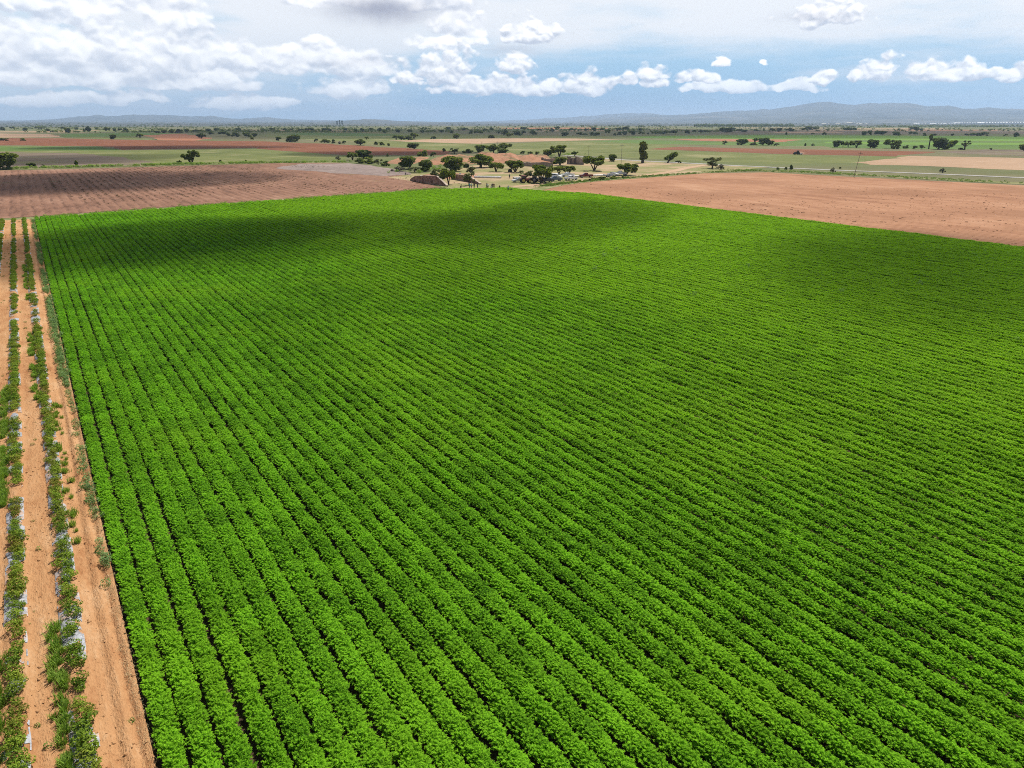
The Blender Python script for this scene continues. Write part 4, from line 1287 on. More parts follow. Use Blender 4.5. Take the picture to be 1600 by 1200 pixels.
# loose rows of trees farther out: nothing tells one from the next
ROWS = [
    ('small dark round tree in the loose tree line beyond the red fields', 'trees beyond the red fields',
     [(105, 208, 10, 8), (139, 207.5, 8, 9), (168, 207, 11, 8), (179, 206, 6, 5), (188, 206, 8, 6), (196, 207, 10, 6), (81, 208, 5, 4), (245, 208, 10, 4), (258, 208, 9, 5), (268, 208, 12, 6), (280, 208, 12, 6), (292, 207, 10, 5),
      (351, 213, 16, 7), (367, 214, 14, 7), (385, 215, 15, 7), (394, 221, 5, 7), (398, 214, 9, 6), (330, 211, 9, 5), (310, 207, 12, 5), (325, 207, 9, 5), (20, 203, 8, 5), (4, 205, 9, 6), (41, 205, 8, 5), (60, 203, 9, 5), (67, 203, 7, 4), (75, 206, 7, 5), (97, 203, 9, 5), (120, 203, 7, 4), (150, 203, 9, 4), (132, 206, 6, 5), (340, 205, 8, 5), (372, 205, 9, 5)]),
    ('dark rounded tree in the loose line beyond the green meadow', 'trees beyond the green meadow',
     [(484, 206, 17, 6), (470, 206, 9, 5), (444, 205, 9, 5), (455, 205, 8, 4), (507, 205, 9, 5), (515, 206, 8, 5), (556, 207, 6, 6), (566, 206, 7, 5), (580, 204, 7, 4), (594, 206, 8, 6), (600, 209, 7, 6), (607, 203, 7, 4), (622, 207, 9, 4), (640, 207, 10, 4), (659, 208, 7, 5), (676, 207, 8, 4), (690, 207, 8, 4),
      (706, 209, 8, 5), (736, 209, 6, 5), (747, 211, 14, 8), (758, 206, 8, 5), (789, 212, 11, 9), (796, 216, 10, 8), (781, 209, 7, 6), (726, 204, 8, 4), (768, 204, 9, 5), (410, 205, 9, 4), (425, 204, 10, 4), (540, 204, 9, 4), (663, 203, 8, 4), (700, 203, 9, 4)]),
    ('dark bushy tree in the broken row behind the meadow and green crop', 'trees in the broken middle row',
     [(807, 212, 12, 7), (818, 211, 7, 6), (832, 212, 9, 8), (837, 211, 6, 4), (882, 213, 12, 6), (905, 213, 11, 6), (914, 213, 8, 5), (925, 212, 10, 5), (933, 212, 9, 5), (950, 211, 9, 8), (960, 212, 6, 4), (968, 211, 7, 5), (975, 211, 9, 6), (988, 211, 10, 6), (1002, 211, 9, 5), (1012, 211, 4, 4), (1021, 211, 9, 5), (1030, 211, 7, 5), (1038, 211, 9, 6), (1049, 210, 16, 6), (1073, 209, 8, 5), (1084, 208, 6, 5), (1095, 208, 8, 5), (1106, 208, 14, 5),
      (1130, 207, 14, 7), (1142, 207, 12, 7), (1155, 207, 12, 5), (1164, 207, 9, 4), (1181, 206, 8, 4), (842, 206, 9, 5), (862, 206, 8, 5), (895, 206, 10, 6), (916, 206, 8, 5), (928, 205, 8, 6), (941, 206, 9, 6), (966, 205, 8, 5), (977, 204, 9, 6), (1000, 205, 8, 4), (818, 204, 10, 5), (870, 203, 9, 5)]),
    ('small dark tree dotted on the brown grazing land beyond the bright crop', 'trees on the brown grazing land',
     [(1206, 206, 8, 5), (1217, 206, 11, 6), (1234, 206, 11, 6), (1258, 205, 10, 5), (1264, 203, 12, 5), (1275, 204, 9, 5), (1323, 204.5, 16, 5), (1333, 204, 8, 4), (1351, 211.5, 9, 6), (1359, 211.5, 9, 7), (1370, 211, 10, 7), (1379, 211, 13, 6), (1399, 212, 11, 6), (1424, 212, 10, 6), (1430, 212, 7, 5), (1444, 212.5, 6, 5), (1427, 204, 14, 5), (1440, 204, 8, 3), (1520, 212.5, 14, 5), (1528, 212.5, 8, 5), (1538, 212, 11, 6), (1571, 213, 6, 3), (1588, 214, 12, 7), (1510, 212, 6, 3), (1488, 212, 6, 3), (1461, 212, 7, 3), (1228, 211, 5, 4), (1270, 211, 5, 3), (1288, 211, 6, 4)]),
]
for label, group, lst in ROWS:
    for (px, by, w, h) in lst:
        tree(px, by, w * rng.uniform(0.9, 1.1), h * rng.uniform(0.9, 1.1), ['round', 'umbrella', 'bush', 'round'][int(rng.integers(0, 4))], label, group, parts=False)
# three tall trees on the horizon
for dx, h in ((-3, 9), (1, 10), (5, 9.5)):
    tree(530 + dx, 196, 2.2, h - 2, 'poplar', 'tall dark tree of the three rising over the horizon line', 'three tall horizon trees', parts=False)

# ------------------------------------------------------------------ the tree belts towards the horizon read as one mass
def tree_mass(name, n, y_lo, y_hi, x_lo, x_hi, h_lo, h_hi, label, mat, seed, clump=0.5, wide=1.7):
    r = np.random.default_rng(seed)
    Vs = []
    k = 0
    while k < n:
        px = r.uniform(x_lo, x_hi); py = y_lo + (y_hi - y_lo) * r.uniform(0, 1)
        if fbm(np.array([px / 45.0]), np.array([py / 1.1]), 3, seed)[0] < clump: continue
        k += 1
        p = at(px, py); d = math.hypot(p.x, p.y)
        h = r.uniform(h_lo, h_hi); w = h * wide * r.uniform(0.7, 1.3)
        z = far_z(px, d)
        m = 16
        u = r.normal(size=(m, 3)); u /= np.linalg.norm(u, axis=1)[:, None]
        c = np.array([p.x, p.y, z + h * 0.52]) + u * r.uniform(0.3, 1, (m, 1)) * np.array([w / 2, w / 2, h * 0.48])
        L = h * 0.22
        t = r.normal(size=(m, 3)); t /= np.linalg.norm(t, axis=1)[:, None]
        b = np.cross(t, u); b /= np.linalg.norm(b, axis=1)[:, None] + 1e-9
        Vs.append(np.stack([c - t * L, c - b * L, c + t * L, c + b * L], 1).reshape(-1, 3))
    V = np.concatenate(Vs)
    o = link(bpy.data.objects.new(name, mesh_np(name, V, np.arange(len(V)).reshape(-1, 4), (M[mat],))))
    return tag(o, label, 'trees', kind='stuff')


tree_mass('distant_woods', 1500, 193.2, 199.5, -250, 1850, 5, 9, 'dark scattered woods in a thin band under the horizon', 'crown_dark', 5, 0.45)
tree_mass('distant_scrub', 1700, 198.5, 208, -250, 1150, 3, 5.5, 'dark scrub dotted over the far plain', 'crown_dark', 6, 0.52)
tree_mass('distant_scrub', 420, 199, 206, 1150, 1850, 3, 5, 'low scrub on the far brownish land', 'crown_dark', 16, 0.5)
tree_mass('tree_belt', 420, 196.4, 198.8, 1085, 1240, 8, 13, 'dense dark belt of tall trees before the mountains', 'crown_dark', 8, 0.30, 0.9)
tree_mass('tree_belt', 520, 197.2, 199.6, 1235, 1850, 5, 9, 'long dark tree belt below the greenhouses', 'crown_dark', 9, 0.36, 1.4)
tree_mass('hillside_scrub', 900, 191.9, 193.4, -250, 900, 6, 11, 'bluish dark scrub on the rising far plain', 'crown_dark', 10, 0.42)

# grass and weeds that stand on the field margins
def margin_weeds(name, pts, n, spread, smin, smax, label, seed, mats=('weed_light', 'grass')):
    r = np.random.default_rng(seed)
    ps = [at(*p) for p in pts]
    pl = []
    for k in range(n):
        i = int(r.integers(0, len(ps) - 1)); t = r.uniform()
        p = ps[i].lerp(ps[i + 1], t)
        if float(fbm(np.array([p.x * 0.11]), np.array([p.y * 0.11]), 3, seed)[0]) < 0.40: continue
        pl.append((p.x + r.normal(0, spread), p.y + r.normal(0, spread), 0.05, r.uniform(smin, smax)))
    base = weed_m
    merge_copies(name, base, pl, (M[mats[0]],), label, 'weeds')


margin_weeds('margin_weeds', [(60, 341), (400, 316.5), (640, 299.5), (690, 296.5)], 800, 1.3, 0.8, 2.6, 'green weeds along the far edge of the crop', 41)
margin_weeds('margin_weeds', [(840, 293), (875, 287.5), (935, 281.5), (1015, 276), (1100, 270), (1195, 266)], 900, 1.4, 0.8, 2.6, 'leafy weeds lining the ploughed field beside the yard', 42)
margin_weeds('margin_weeds', [(1150, 266), (1250, 269), (1340, 273.5), (1480, 281), (1640, 289)], 700, 2.6, 0.9, 2.6, 'weeds on the verge between ploughed field and road', 43)
margin_weeds('margin_weeds', [(-20, 265), (150, 260.5), (280, 257.5), (400, 254.8), (540, 253.5)], 600, 2.0, 1.6, 5.0, 'dark weeds along the back of the stubble field', 44)
margin_weeds('margin_weeds', [(640, 268), (690, 262), (760, 252), (840, 246), (920, 240)], 260, 5.0, 1.5, 5.0, 'low shrubs over the red bank and slope', 45)
for (px, py, w, h) in ((935, 281, 20, 5), (945, 280, 12, 4), (958, 279.5, 12, 5), (922, 282.5, 10, 3), (974, 278.5, 8, 4), (905, 284, 9, 3)):
    tree(px, py, w, h, 'greenbush', 'leafy green clump on the margin in front of the parked cars', 'green clumps by the cars', parts=False)
# clods and stubble tufts on the bare fields
r = np.random.default_rng(90)
clod_m = []
for i in range(3):
    bm = bmesh.new(); bmesh.ops.create_cube(bm, size=0.5)
    for v in bm.verts: v.co += Vector(r.uniform(-.14, .14, 3)); v.co.z *= 0.6
    me = bpy.data.meshes.new('clod'); bm.to_mesh(me); bm.free(); clod_m.append(me)
M['clod'] = plain('clod_earth', (0.30, 0.16, 0.09), 0.95, 0.05, vary=0.3, scale=0.5)
pl = []
while len(pl) < 3200:
    x = r.uniform(138.5, 290); y = r.uniform(30, 215)
    if y > 60 + (290 - x) * 1.25 or fbm(np.array([x * .05]), np.array([y * .012]), 3, 91)[0] < r.uniform(0.45, 0.70): continue
    px, py, _ = px_of(x, y, 0)
    if py < 272: continue
    pl.append((x, y, 0.06, r.choice([0.2, 0.35, 0.55, 0.95], p=[.5, .32, .15, .03])))
merge_copies('clods', clod_m, pl, (M['clod'],), 'rough clods scattered over the bare ploughed field', 'clods', squash=0.6)
pl = []
while len(pl) < 3400:
    row = round(r.uniform(-60, 130) / 2.3) * 2.3 + 0.6; y = r.uniform(196, 395)
    x = row + r.normal(0, 0.25)
    if fbm(np.array([x * .06]), np.array([y * .02]), 3, 93)[0] < 0.50 or y < 200 + 0.06 * x: continue
    if y > 400 - 0.6 * max(0, x - 60) or y > 398: continue
    pl.append((x, y, 0.05, r.uniform(0.6, 1.5)))
M['stubble'] = leaf_material('stubble_leaf', (0.06, 0.05, 0.02), (0.15, 0.12, 0.055), 0.3, 0.1, 0.3)
merge_copies('stubble', weed_m, pl, (M['stubble'],), 'dark dead stubble along the furrows of the brown field', 'stubble', squash=0.6)

# ------------------------------------------------------------------ shapes for built things
def new_obj(name, bm, mat, parent=None, bevel=0.0, smooth=False):
    if bevel:
        bmesh.ops.bevel(bm, geom=[e for e in bm.edges], offset=bevel, segments=2, affect='EDGES', profile=0.6)
    bmesh.ops.recalc_face_normals(bm, faces=bm.faces[:])
    me = bpy.data.meshes.new(name)
    bm.to_mesh(me); bm.free()
    me.materials.append(mat)
    if smooth:
        me.polygons.foreach_set('use_smooth', [True] * len(me.polygons))
    return link(bpy.data.objects.new(name, me), parent)


def add_box(bm, x0, y0, z0, x1, y1, z1):
    r = bmesh.ops.create_cube(bm, size=1.0)
    for v in r['verts']:
        v.co = Vector(((x0 + x1) / 2 + v.co.x * (x1 - x0), (y0 + y1) / 2 + v.co.y * (y1 - y0), (z0 + z1) / 2 + v.co.z * (z1 - z0)))
    return r['verts']


def add_prism(bm, prof, y0, y1, inset=0.0, inset_z=1e9):
    """Side outline in x, z pulled across the width; points above inset_z lean inwards."""
    def yy(s, z, y): return y - s * inset if z > inset_z else y
    a = [bm.verts.new((x, yy(-1, z, y0), z)) for x, z in prof]
    b = [bm.verts.new((x, yy(1, z, y1), z)) for x, z in prof]
    n = len(prof)
    bm.faces.new(a); bm.faces.new(b[::-1])
    for i in range(n):
        bm.faces.new((a[i], b[i], b[(i + 1) % n], a[(i + 1) % n]))


def add_disc(bm, c, r, half, axis='y', seg=20):
    m = Matrix.Translation(c) @ (Matrix.Rotation(math.pi / 2, 4, 'X') if axis == 'y' else Matrix.Identity(4))
    bmesh.ops.create_cone(bm, cap_ends=True, segments=seg, radius1=r, radius2=r, depth=half * 2, matrix=m)


def root(name, loc, rz, label, cat, group=None):
    e = link(bpy.data.objects.new(name, None))
    e.location = loc; e.rotation_euler.z = rz
    return tag(e, label, cat, group)


M['white_paint'] = plain('white_paint', (0.80, 0.80, 0.80), 0.25, 0.5, vary=0.04)
M['maroon_paint'] = plain('maroon_paint', (0.16, 0.018, 0.022), 0.3, 0.5, vary=0.08)
M['blue_grey_paint'] = plain('blue_grey_paint', (0.13, 0.17, 0.24), 0.3, 0.5, vary=0.08)
M['dark_paint'] = plain('dark_paint', (0.025, 0.03, 0.045), 0.3, 0.5, vary=0.08)
M['silver_paint'] = plain('silver_paint', (0.55, 0.57, 0.60), 0.3, 0.5, vary=0.06)
M['red_paint'] = plain('red_paint', (0.30, 0.06, 0.03), 0.45, 0.4, vary=0.12)
M['yellow_paint'] = plain('yellow_paint', (0.58, 0.40, 0.10), 0.5, 0.4, vary=0.12)
M['black_rubber'] = plain('black_rubber', (0.022, 0.021, 0.02), 0.85, 0.2, vary=0.2)
M['glass'] = glassy('window_glass')
M['steel'] = plain('grey_steel', (0.35, 0.35, 0.36), 0.4, 0.5, 0.6, vary=0.1)
M['lamp'] = plain('lamp_glass', (0.75, 0.72, 0.65), 0.2, 0.6, vary=0.03)
M['tail'] = plain('tail_lamp', (0.35, 0.02, 0.02), 0.25, 0.6, vary=0.03)


def wheels(e, xs, half, rad, width, rim, rim_r=0.62):
    for x in xs:
        for s in (-1, 1):
            bm = bmesh.new(); add_disc(bm, (0, 0, 0), rad, width / 2, seg=22)
            w = new_obj('wheel', bm, M['black_rubber'], e, 0.02)
            w.location = (x, s * half, rad)
            bm = bmesh.new(); add_disc(bm, (0, s * (width / 2 + 0.004), 0), rad * rim_r, 0.03, seg=16)
            new_obj('rim', bm, rim, w)


def lamps(e, xf, xr, half, z):
    for s in (-1, 1):
        bm = bmesh.new(); add_box(bm, xf - 0.05, s * (half - 0.26) - 0.18, z - 0.09, xf + 0.02, s * (half - 0.26) + 0.18, z + 0.09)
        new_obj('headlight', bm, M['lamp'], e, 0.015)
        bm = bmesh.new(); add_box(bm, xr - 0.02, s * (half - 0.13) - 0.08, z - 0.16, xr + 0.05, s * (half - 0.13) + 0.08, z + 0.14)
        new_obj('taillight', bm, M['tail'], e, 0.012)


def pickup(loc, rz, paint, label, group):
    """Double cab, front towards +x."""
    e = root('pickup_truck', loc, rz, label, 'pickup', group)
    H = 0.92
    bm = bmesh.new()
    add_prism(bm, [(-0.62, 0.42), (2.62, 0.42), (2.68, 0.72), (2.58, 1.02), (1.30, 1.14), (-0.62, 1.12)], -H, H)
    new_obj('body', bm, M[paint], e, 0.05)
    bm = bmesh.new()                                           # load bed: floor, sides, tailgate
    add_box(bm, -2.62, -H, 0.45, -0.64, H, 0.62)
    add_box(bm, -2.62, -H, 0.62, -0.64, -H + 0.09, 1.12); add_box(bm, -2.62, H - 0.09, 0.62, -0.64, H, 1.12)
    new_obj('load_bed', bm, M[paint], e, 0.02)
    bm = bmesh.new(); add_box(bm, -2.66, -H + 0.09, 0.60, -2.58, H - 0.09, 1.10)
    new_obj('tailgate', bm, M[paint], e, 0.02)
    bm = bmesh.new()
    add_prism(bm, [(-0.72, 1.10), (1.28, 1.12), (0.62, 1.70), (0.30, 1.78), (-0.45, 1.76), (-0.66, 1.60)], -H + 0.03, H - 0.03, 0.16, 1.3)
    new_obj('cabin', bm, M[paint], e, 0.04)
    bm = bmesh.new()                                           # glass set just proud of the cabin
    for s in (-1, 1):
        for (xa, xb, xc, xd) in ((0.40, 0.98, 0.50, 0.34), (-0.55, 0.30, 0.26, -0.50)):
            vs = [bm.verts.new((x, s * (y + 0.015), z)) for x, y, z in ((xa - 0.0, H - 0.075, 1.20), (xb, H - 0.075, 1.20), (xc, H - 0.185, 1.64), (xd, H - 0.185, 1.64))]
            bm.faces.new(vs if s > 0 else vs[::-1])
    new_obj('side_window', bm, M['glass'], e)
    bm = bmesh.new()
    bm.faces.new([bm.verts.new(p) for p in ((1.22, -0.72, 1.20), (1.22, 0.72, 1.20), (0.68, 0.62, 1.68), (0.68, -0.62, 1.68))])
    new_obj('windshield', bm, M['glass'], e)
    bm = bmesh.new()
    bm.faces.new([bm.verts.new(p) for p in ((-0.735, -0.62, 1.26), (-0.735, 0.62, 1.26), (-0.69, 0.56, 1.60), (-0.69, -0.56, 1.60))])
    new_obj('rear_window', bm, M['glass'], e)
    bm = bmesh.new(); add_box(bm, 2.60, -H + 0.05, 0.38, 2.76, H - 0.05, 0.60); new_obj('bumper', bm, M['steel'], e, 0.03)
    bm = bmesh.new(); add_box(bm, -2.76, -H + 0.1, 0.42, -2.64, H - 0.1, 0.58); new_obj('bumper', bm, M['steel'], e, 0.03)
    wheels(e, (1.72, -1.62), H - 0.12, 0.38, 0.26, M['steel'])
    lamps(e, 2.64, -2.66, H, 0.86)
    return e


def wagon(loc, rz, paint, label, group, sedan=False):
    e = root('sedan_car' if sedan else 'station_wagon', loc, rz, label, 'car', group)
    H = 0.88
    bm = bmesh.new()
    add_prism(bm, [(-2.15, 0.34), (2.15, 0.34), (2.22, 0.60), (2.10, 0.86), (1.10, 1.00), (-1.6, 1.02), (-2.18, 0.95)] if sedan else
              [(-2.25, 0.38), (2.20, 0.38), (2.28, 0.66), (2.15, 0.96), (1.20, 1.10), (-2.2, 1.10), (-2.28, 0.8)], -H, H)
    new_obj('body', bm, M[paint], e, 0.06)
    bm = bmesh.new()
    prof = [(-1.55, 1.00), (1.05, 0.99), (0.40, 1.42), (0.1, 1.46), (-0.75, 1.45), (-1.0, 1.38)] if sedan else [(-2.15, 1.08), (1.15, 1.08), (0.5, 1.62), (0.2, 1.70), (-1.75, 1.70), (-2.02, 1.60)]
    add_prism(bm, prof, -H + 0.03, H - 0.03, 0.15, 1.2)
    new_obj('cabin', bm, M[paint], e, 0.04)
    zt = 1.36 if sedan else 1.58; zb = 1.06 if sedan else 1.17
    for s in (-1, 1):
        bm = bmesh.new()
        for (xa, xb, xc, xd) in (((0.05, 0.85, 0.36, 0.02), (-1.25, -0.05, -0.08, -0.90)) if sedan else ((0.1, 0.92, 0.46, 0.06), (-0.9, 0.0, -0.04, -0.9), (-1.95, -1.0, -1.0, -1.85))):
            vs = [bm.verts.new((x, s * y, z)) for x, y, z in ((xa, H - 0.035, zb), (xb, H - 0.035, zb), (xc, H - 0.155, zt), (xd, H - 0.155, zt))]
            bm.faces.new(vs)
        new_obj('side_window', bm, M['glass'], e)
    bm = bmesh.new()
    bm.faces.new([bm.verts.new(p) for p in (((0.99, -0.7, 1.05), (0.99, 0.7, 1.05), (0.47, 0.58, 1.39), (0.47, -0.58, 1.39)) if sedan else ((1.10, -0.7, 1.15), (1.10, 0.7, 1.15), (0.56, 0.58, 1.59), (0.56, -0.58, 1.59)))])
    new_obj('windshield', bm, M['glass'], e)
    bm = bmesh.new()
    bm.faces.new([bm.verts.new(p) for p in (((-1.50, -0.66, 1.06), (-1.50, 0.66, 1.06), (-1.05, 0.56, 1.38), (-1.05, -0.56, 1.38)) if sedan else ((-2.18, -0.66, 1.15), (-2.18, 0.66, 1.15), (-2.07, 0.56, 1.56), (-2.07, -0.56, 1.56)))])
    new_obj('rear_window', bm, M['glass'], e)
    wheels(e, (1.35, -1.35), H - 0.1, 0.33, 0.22, M['steel'])
    lamps(e, 2.18, -2.22, H, 0.72)
    return e


def tractor(loc, rz, paint, rim, label, group=None, cab=True):
    e = root('farm_tractor', loc, rz, label, 'tractor', group)
    bm = bmesh.new(); add_prism(bm, [(0.1, 0.75), (2.0, 0.75), (2.05, 1.25), (1.9, 1.55), (0.1, 1.62)], -0.38, 0.38); new_obj('hood', bm, M[paint], e, 0.05)
    bm = bmesh.new(); add_box(bm, -1.1, -0.30, 0.55, 1.9, 0.30, 0.80); new_obj('chassis', bm, M['dark_paint'], e, 0.03)
    for s in (-1, 1):
        bm = bmesh.new(); add_prism(bm, [(-1.5, 1.1), (-1.35, 1.55), (-0.9, 1.72), (-0.1, 1.60), (0.0, 1.35), (-0.9, 1.62)], s * 0.62 - 0.22, s * 0.62 + 0.22); new_obj('fender', bm, M[paint], e)
    if cab:
        bm = bmesh.new()
        for x in (-1.05, 0.08):
            for y in (-0.62, 0.62):
                add_box(bm, x - 0.05, y - 0.05, 1.2, x + 0.05, y + 0.05, 2.45)
        new_obj('cab_frame', bm, M['dark_paint'], e)
        bm = bmesh.new(); add_box(bm, -1.0, -0.58, 1.25, 0.03, 0.58, 2.44); new_obj('cab_window', bm, M['glass'], e)
        bm = bmesh.new(); add_box(bm, -1.25, -0.75, 2.45, 0.25, 0.75, 2.60); new_obj('roof', bm, M[paint], e, 0.04)
    bm = bmesh.new(); add_box(bm, -0.85, -0.25, 1.15, -0.45, 0.25, 1.24); add_box(bm, -0.92, -0.25, 1.15, -0.84, 0.25, 1.62)
    new_obj('seat', bm, M['black_rubber'], e)
    bm = bmesh.new(); bmesh.ops.create_cone(bm, cap_ends=True, segments=10, radius1=0.05, radius2=0.05, depth=0.9, matrix=Matrix.Translation((1.2, 0.18, 2.0)))
    new_obj('exhaust', bm, M['dark_paint'], e)
    for x, rr, w in ((-0.75, 0.85, 0.5), (1.55, 0.62, 0.36)):
        for s in (-1, 1):
            bm = bmesh.new(); add_disc(bm, (0, 0, 0), rr, w / 2, seg=26); wh = new_obj('wheel', bm, M['black_rubber'], e, 0.04); wh.location = (x, s * 0.85, rr)
            bm = bmesh.new(); add_disc(bm, (0, s * (w / 2 + 0.01), 0), rr * 0.60, 0.03, seg=18); new_obj('rim', bm, M[rim], wh)
    return e


G = 0.04


def gp(px, py):
    p = at(px, py); return Vector((p.x, p.y, G))


VA = -AZ                                   # heading that shows a vehicle side-on, nose to the picture's right
CARS = 'vehicles parked in the dry yard'
pickup(gp(886.5, 276.5), VA + R(180 + 12), 'white_paint', 'white double cab pickup parked behind another white pickup', CARS)
pickup(gp(892, 281.8), VA + R(38), 'white_paint', 'white pickup closest to the weedy margin, tail toward the shaded vehicles', CARS)
pickup(gp(915.5, 277.6), VA + R(186), 'maroon_paint', 'dark maroon pickup standing alone in front of the long pale pipe', CARS)
wagon(gp(869, 278.5), VA + R(-32), 'white_paint', 'white station wagon beside the big dark tree', CARS)
pickup(gp(867, 283), VA + R(188), 'blue_grey_paint', 'dusty blue grey pickup partly under the big dark tree', CARS)
pickup(gp(855, 285), VA + R(40), 'dark_paint', 'dark blue pickup in the shade of the big dark tree', CARS)
wagon(gp(845.5, 283.6), VA + R(100), 'dark_paint', 'black car in the deep shade beneath the big dark tree', CARS)
wagon(gp(958, 275), VA + R(-20), 'white_paint', 'white sedan at the edge of the wide umbrella tree', CARS, sedan=True)
pickup(gp(969, 274), VA + R(165), 'white_paint', 'white pickup in the shade of the wide umbrella tree', CARS)
wagon(gp(809.5, 285), VA + R(200), 'silver_paint', 'silver sedan parked next to the red tractor', CARS, sedan=True)
tractor(gp(820, 286), VA + R(15), 'red_paint', 'yellow_paint', 'red tractor with yellow rims under the pale feathery tree')
tractor(gp(833, 285), VA + R(160), 'dark_paint', 'steel', 'dark tractor between red tractor and the big dark tree')

# flatbed trailer beside the white sedan
p = gp(950, 276.8)
e = root('flatbed_trailer', p, VA + R(10), 'light grey blue flatbed trailer beside the white sedan', 'trailer')
bm = bmesh.new(); add_box(bm, -1.7, -0.9, 0.55, 1.7, 0.9, 0.66); new_obj('deck', bm, M['silver_paint'], e, 0.01)
bm = bmesh.new()
for x in (-1.65, 1.65):
    add_box(bm, x - 0.03, -0.9, 0.66, x + 0.03, 0.9, 1.05)
for s in (-0.87, 0.87):
    add_box(bm, -1.62, s - 0.03, 0.66, 1.62, s + 0.03, 0.85)
new_obj('side_rail', bm, M['blue_grey_paint'], e)
bm = bmesh.new(); add_box(bm, 1.7, -0.06, 0.5, 2.9, 0.06, 0.6); new_obj('drawbar', bm, M['steel'], e)
wheels(e, (-0.4, 0.4), 0.8, 0.3, 0.2, M['steel'])

# tractor at work on the red field, with its disc harrow
p = at(1245, 241.5)
tr = tractor(p, VA + R(180), 'dark_paint', 'dark_paint', 'dark tractor ploughing the red field with a harrow behind')
bm = bmesh.new(); add_box(bm, -3.3, -1.4, 0.7, -1.3, 1.4, 0.85)
for k in range(8):
    add_disc(bm, (-2.9, -1.2 + k * 0.34, 0.4), 0.38, 0.03, seg=12); add_disc(bm, (-1.9, -1.05 + k * 0.34, 0.4), 0.38, 0.03, seg=12)
new_obj('harrow', bm, M['steel'], tr)
md, n, out = material('field_dust')
pv = n.add('VolumePrincipled'); pv.inputs['Color'].default_value = (0.85, 0.66, 0.5, 1)
co = n.add('TexCoord').outputs['Object']
rr_ = n.math('SUBTRACT', 1.0, n.vec('LENGTH', co))
n.put(pv.inputs['Density'], n.math('MULTIPLY', n.math('MAXIMUM', n.math('ADD', rr_, n.math('MULTIPLY', n.math('SUBTRACT', n.noise(co, 2.0, 3), 0.5), 0.8)), 0.0), 0.35))
n.l.new(pv.outputs[0], out.inputs['Volume'])
bm = bmesh.new(); bmesh.ops.create_icosphere(bm, subdivisions=2, radius=1.0)
du = new_obj('dust', bm, md)
du.location = at(1250.5, 241.3) + Vector((0, 0, 0.9)); du.scale = (4.0, 2.0, 1.3); du.rotation_euler.z = VA
tag(du, 'puff of pale dust behind the ploughing tractor', 'dust', kind='stuff')

# ------------------------------------------------------------------ stone wing walls and irrigation pipes
mw, n, out = material('field_stone')
co = n.add('TexCoord').outputs['Object']
vc = n.voro(co, 1.3, 'F1', 0, out='Color'); vd = n.voro(co, 1.3, 'DISTANCE_TO_EDGE', 0)
g = n.math('DIVIDE', n.vec('DOT_PRODUCT', vc, (1, 1, 1)), 3.0)
c = n.mix(n.ramp(g, 0.2, 0.8), (0.13, 0.062, 0.042), (0.42, 0.25, 0.18))
c = n.mix(n.ramp(vd, 0.0, 0.07, 1.0, 0.0), c, (0.30, 0.24, 0.20))
c = n.mix(n.ramp(n.noise(co, 0.5, 4), 0.5, 0.7, 0, 0.5), c, (0.10, 0.075, 0.05))
b = n.add('Bump'); b.inputs['Strength'].default_value = 0.8; b.inputs['Distance'].default_value = 0.1; n.put(b.inputs['Height'], vd)
principled(n, out, c, 0.9, 0.15, normal=b.outputs[0])
M['stone'] = mw
M['concrete'] = plain('pale_concrete', (0.62, 0.58, 0.52), 0.85, 0.2, vary=0.14, scale=0.8)
M['coping'] = plain('coping_mortar', (0.42, 0.34, 0.27), 0.9, 0.1, vary=0.2, scale=0.8)
M['plaster'] = plain('weathered_plaster', (0.30, 0.235, 0.20), 0.95, 0.1, vary=0.32, scale=0.35)
M['dark_opening'] = plain('opening_shade', (0.10, 0.075, 0.065), 0.95, 0.1, vary=0.3, scale=0.5)  # dark panel colour stands in for the shade inside doorways


def wing_wall(pts, label):
    """A standing wall whose foot follows photograph pixels; each point has its own height; a coping lies on top."""
    e = root('stone_wall', gp(*pts[0][:2]), 0, label, 'stone wall')
    o = e.location.copy()
    body = bmesh.new(); cop = bmesh.new()
    T = 0.55
    ps = [(at(x, y), h) for x, y, h in pts]
    rows = []
    for i, (p, h) in enumerate(ps):
        d = (ps[min(i + 1, len(ps) - 1)][0] - ps[max(i - 1, 0)][0]).normalized()
        nn = Vector((-d.y, d.x, 0))
        rows.append([(p + nn * s * T / 2 - Vector((o.x, o.y, 0)), h) for s in (-1, 1)])
    def slab(bm, z0f, z1f, grow):
        vs = []
        for (a, h), (b_, h2) in rows:
            mid = (a + b_) / 2
            q = [mid + (a - mid) * grow, mid + (b_ - mid) * grow]
            vs.append([bm.verts.new((q[0].x, q[0].y, z0f(h))), bm.verts.new((q[1].x, q[1].y, z0f(h))), bm.verts.new((q[1].x, q[1].y, z1f(h))), bm.verts.new((q[0].x, q[0].y, z1f(h)))])
        for i in range(len(vs) - 1):
            for k in range(4):
                bm.faces.new((vs[i][k], vs[i][(k + 1) % 4], vs[i + 1][(k + 1) % 4], vs[i + 1][k]))
        bm.faces.new(vs[0]); bm.faces.new(vs[-1][::-1])
    slab(body, lambda h: -0.4, lambda h: h, 1.0)
    slab(cop, lambda h: h + 0.004, lambda h: h + 0.16, 1.35)
    new_obj('masonry', body, M['stone'], e)
    new_obj('coping', cop, M['coping'], e)
    return e


wing_wall([(642, 282.0, 0.3), (650, 284.0, 1.8), (665, 286.5, 2.5), (684, 289.0, 2.75), (699, 291.5, 0.25)], 'brown stone wing wall ending at the stubble field, pale coping on its slope')
wing_wall([(706, 280.0, 1.5), (716, 281.5, 1.9), (733, 284.5, 2.1), (751, 288.4, 0.25)], 'brown stone wing wall with a sloping end, beneath the pale olive tree')


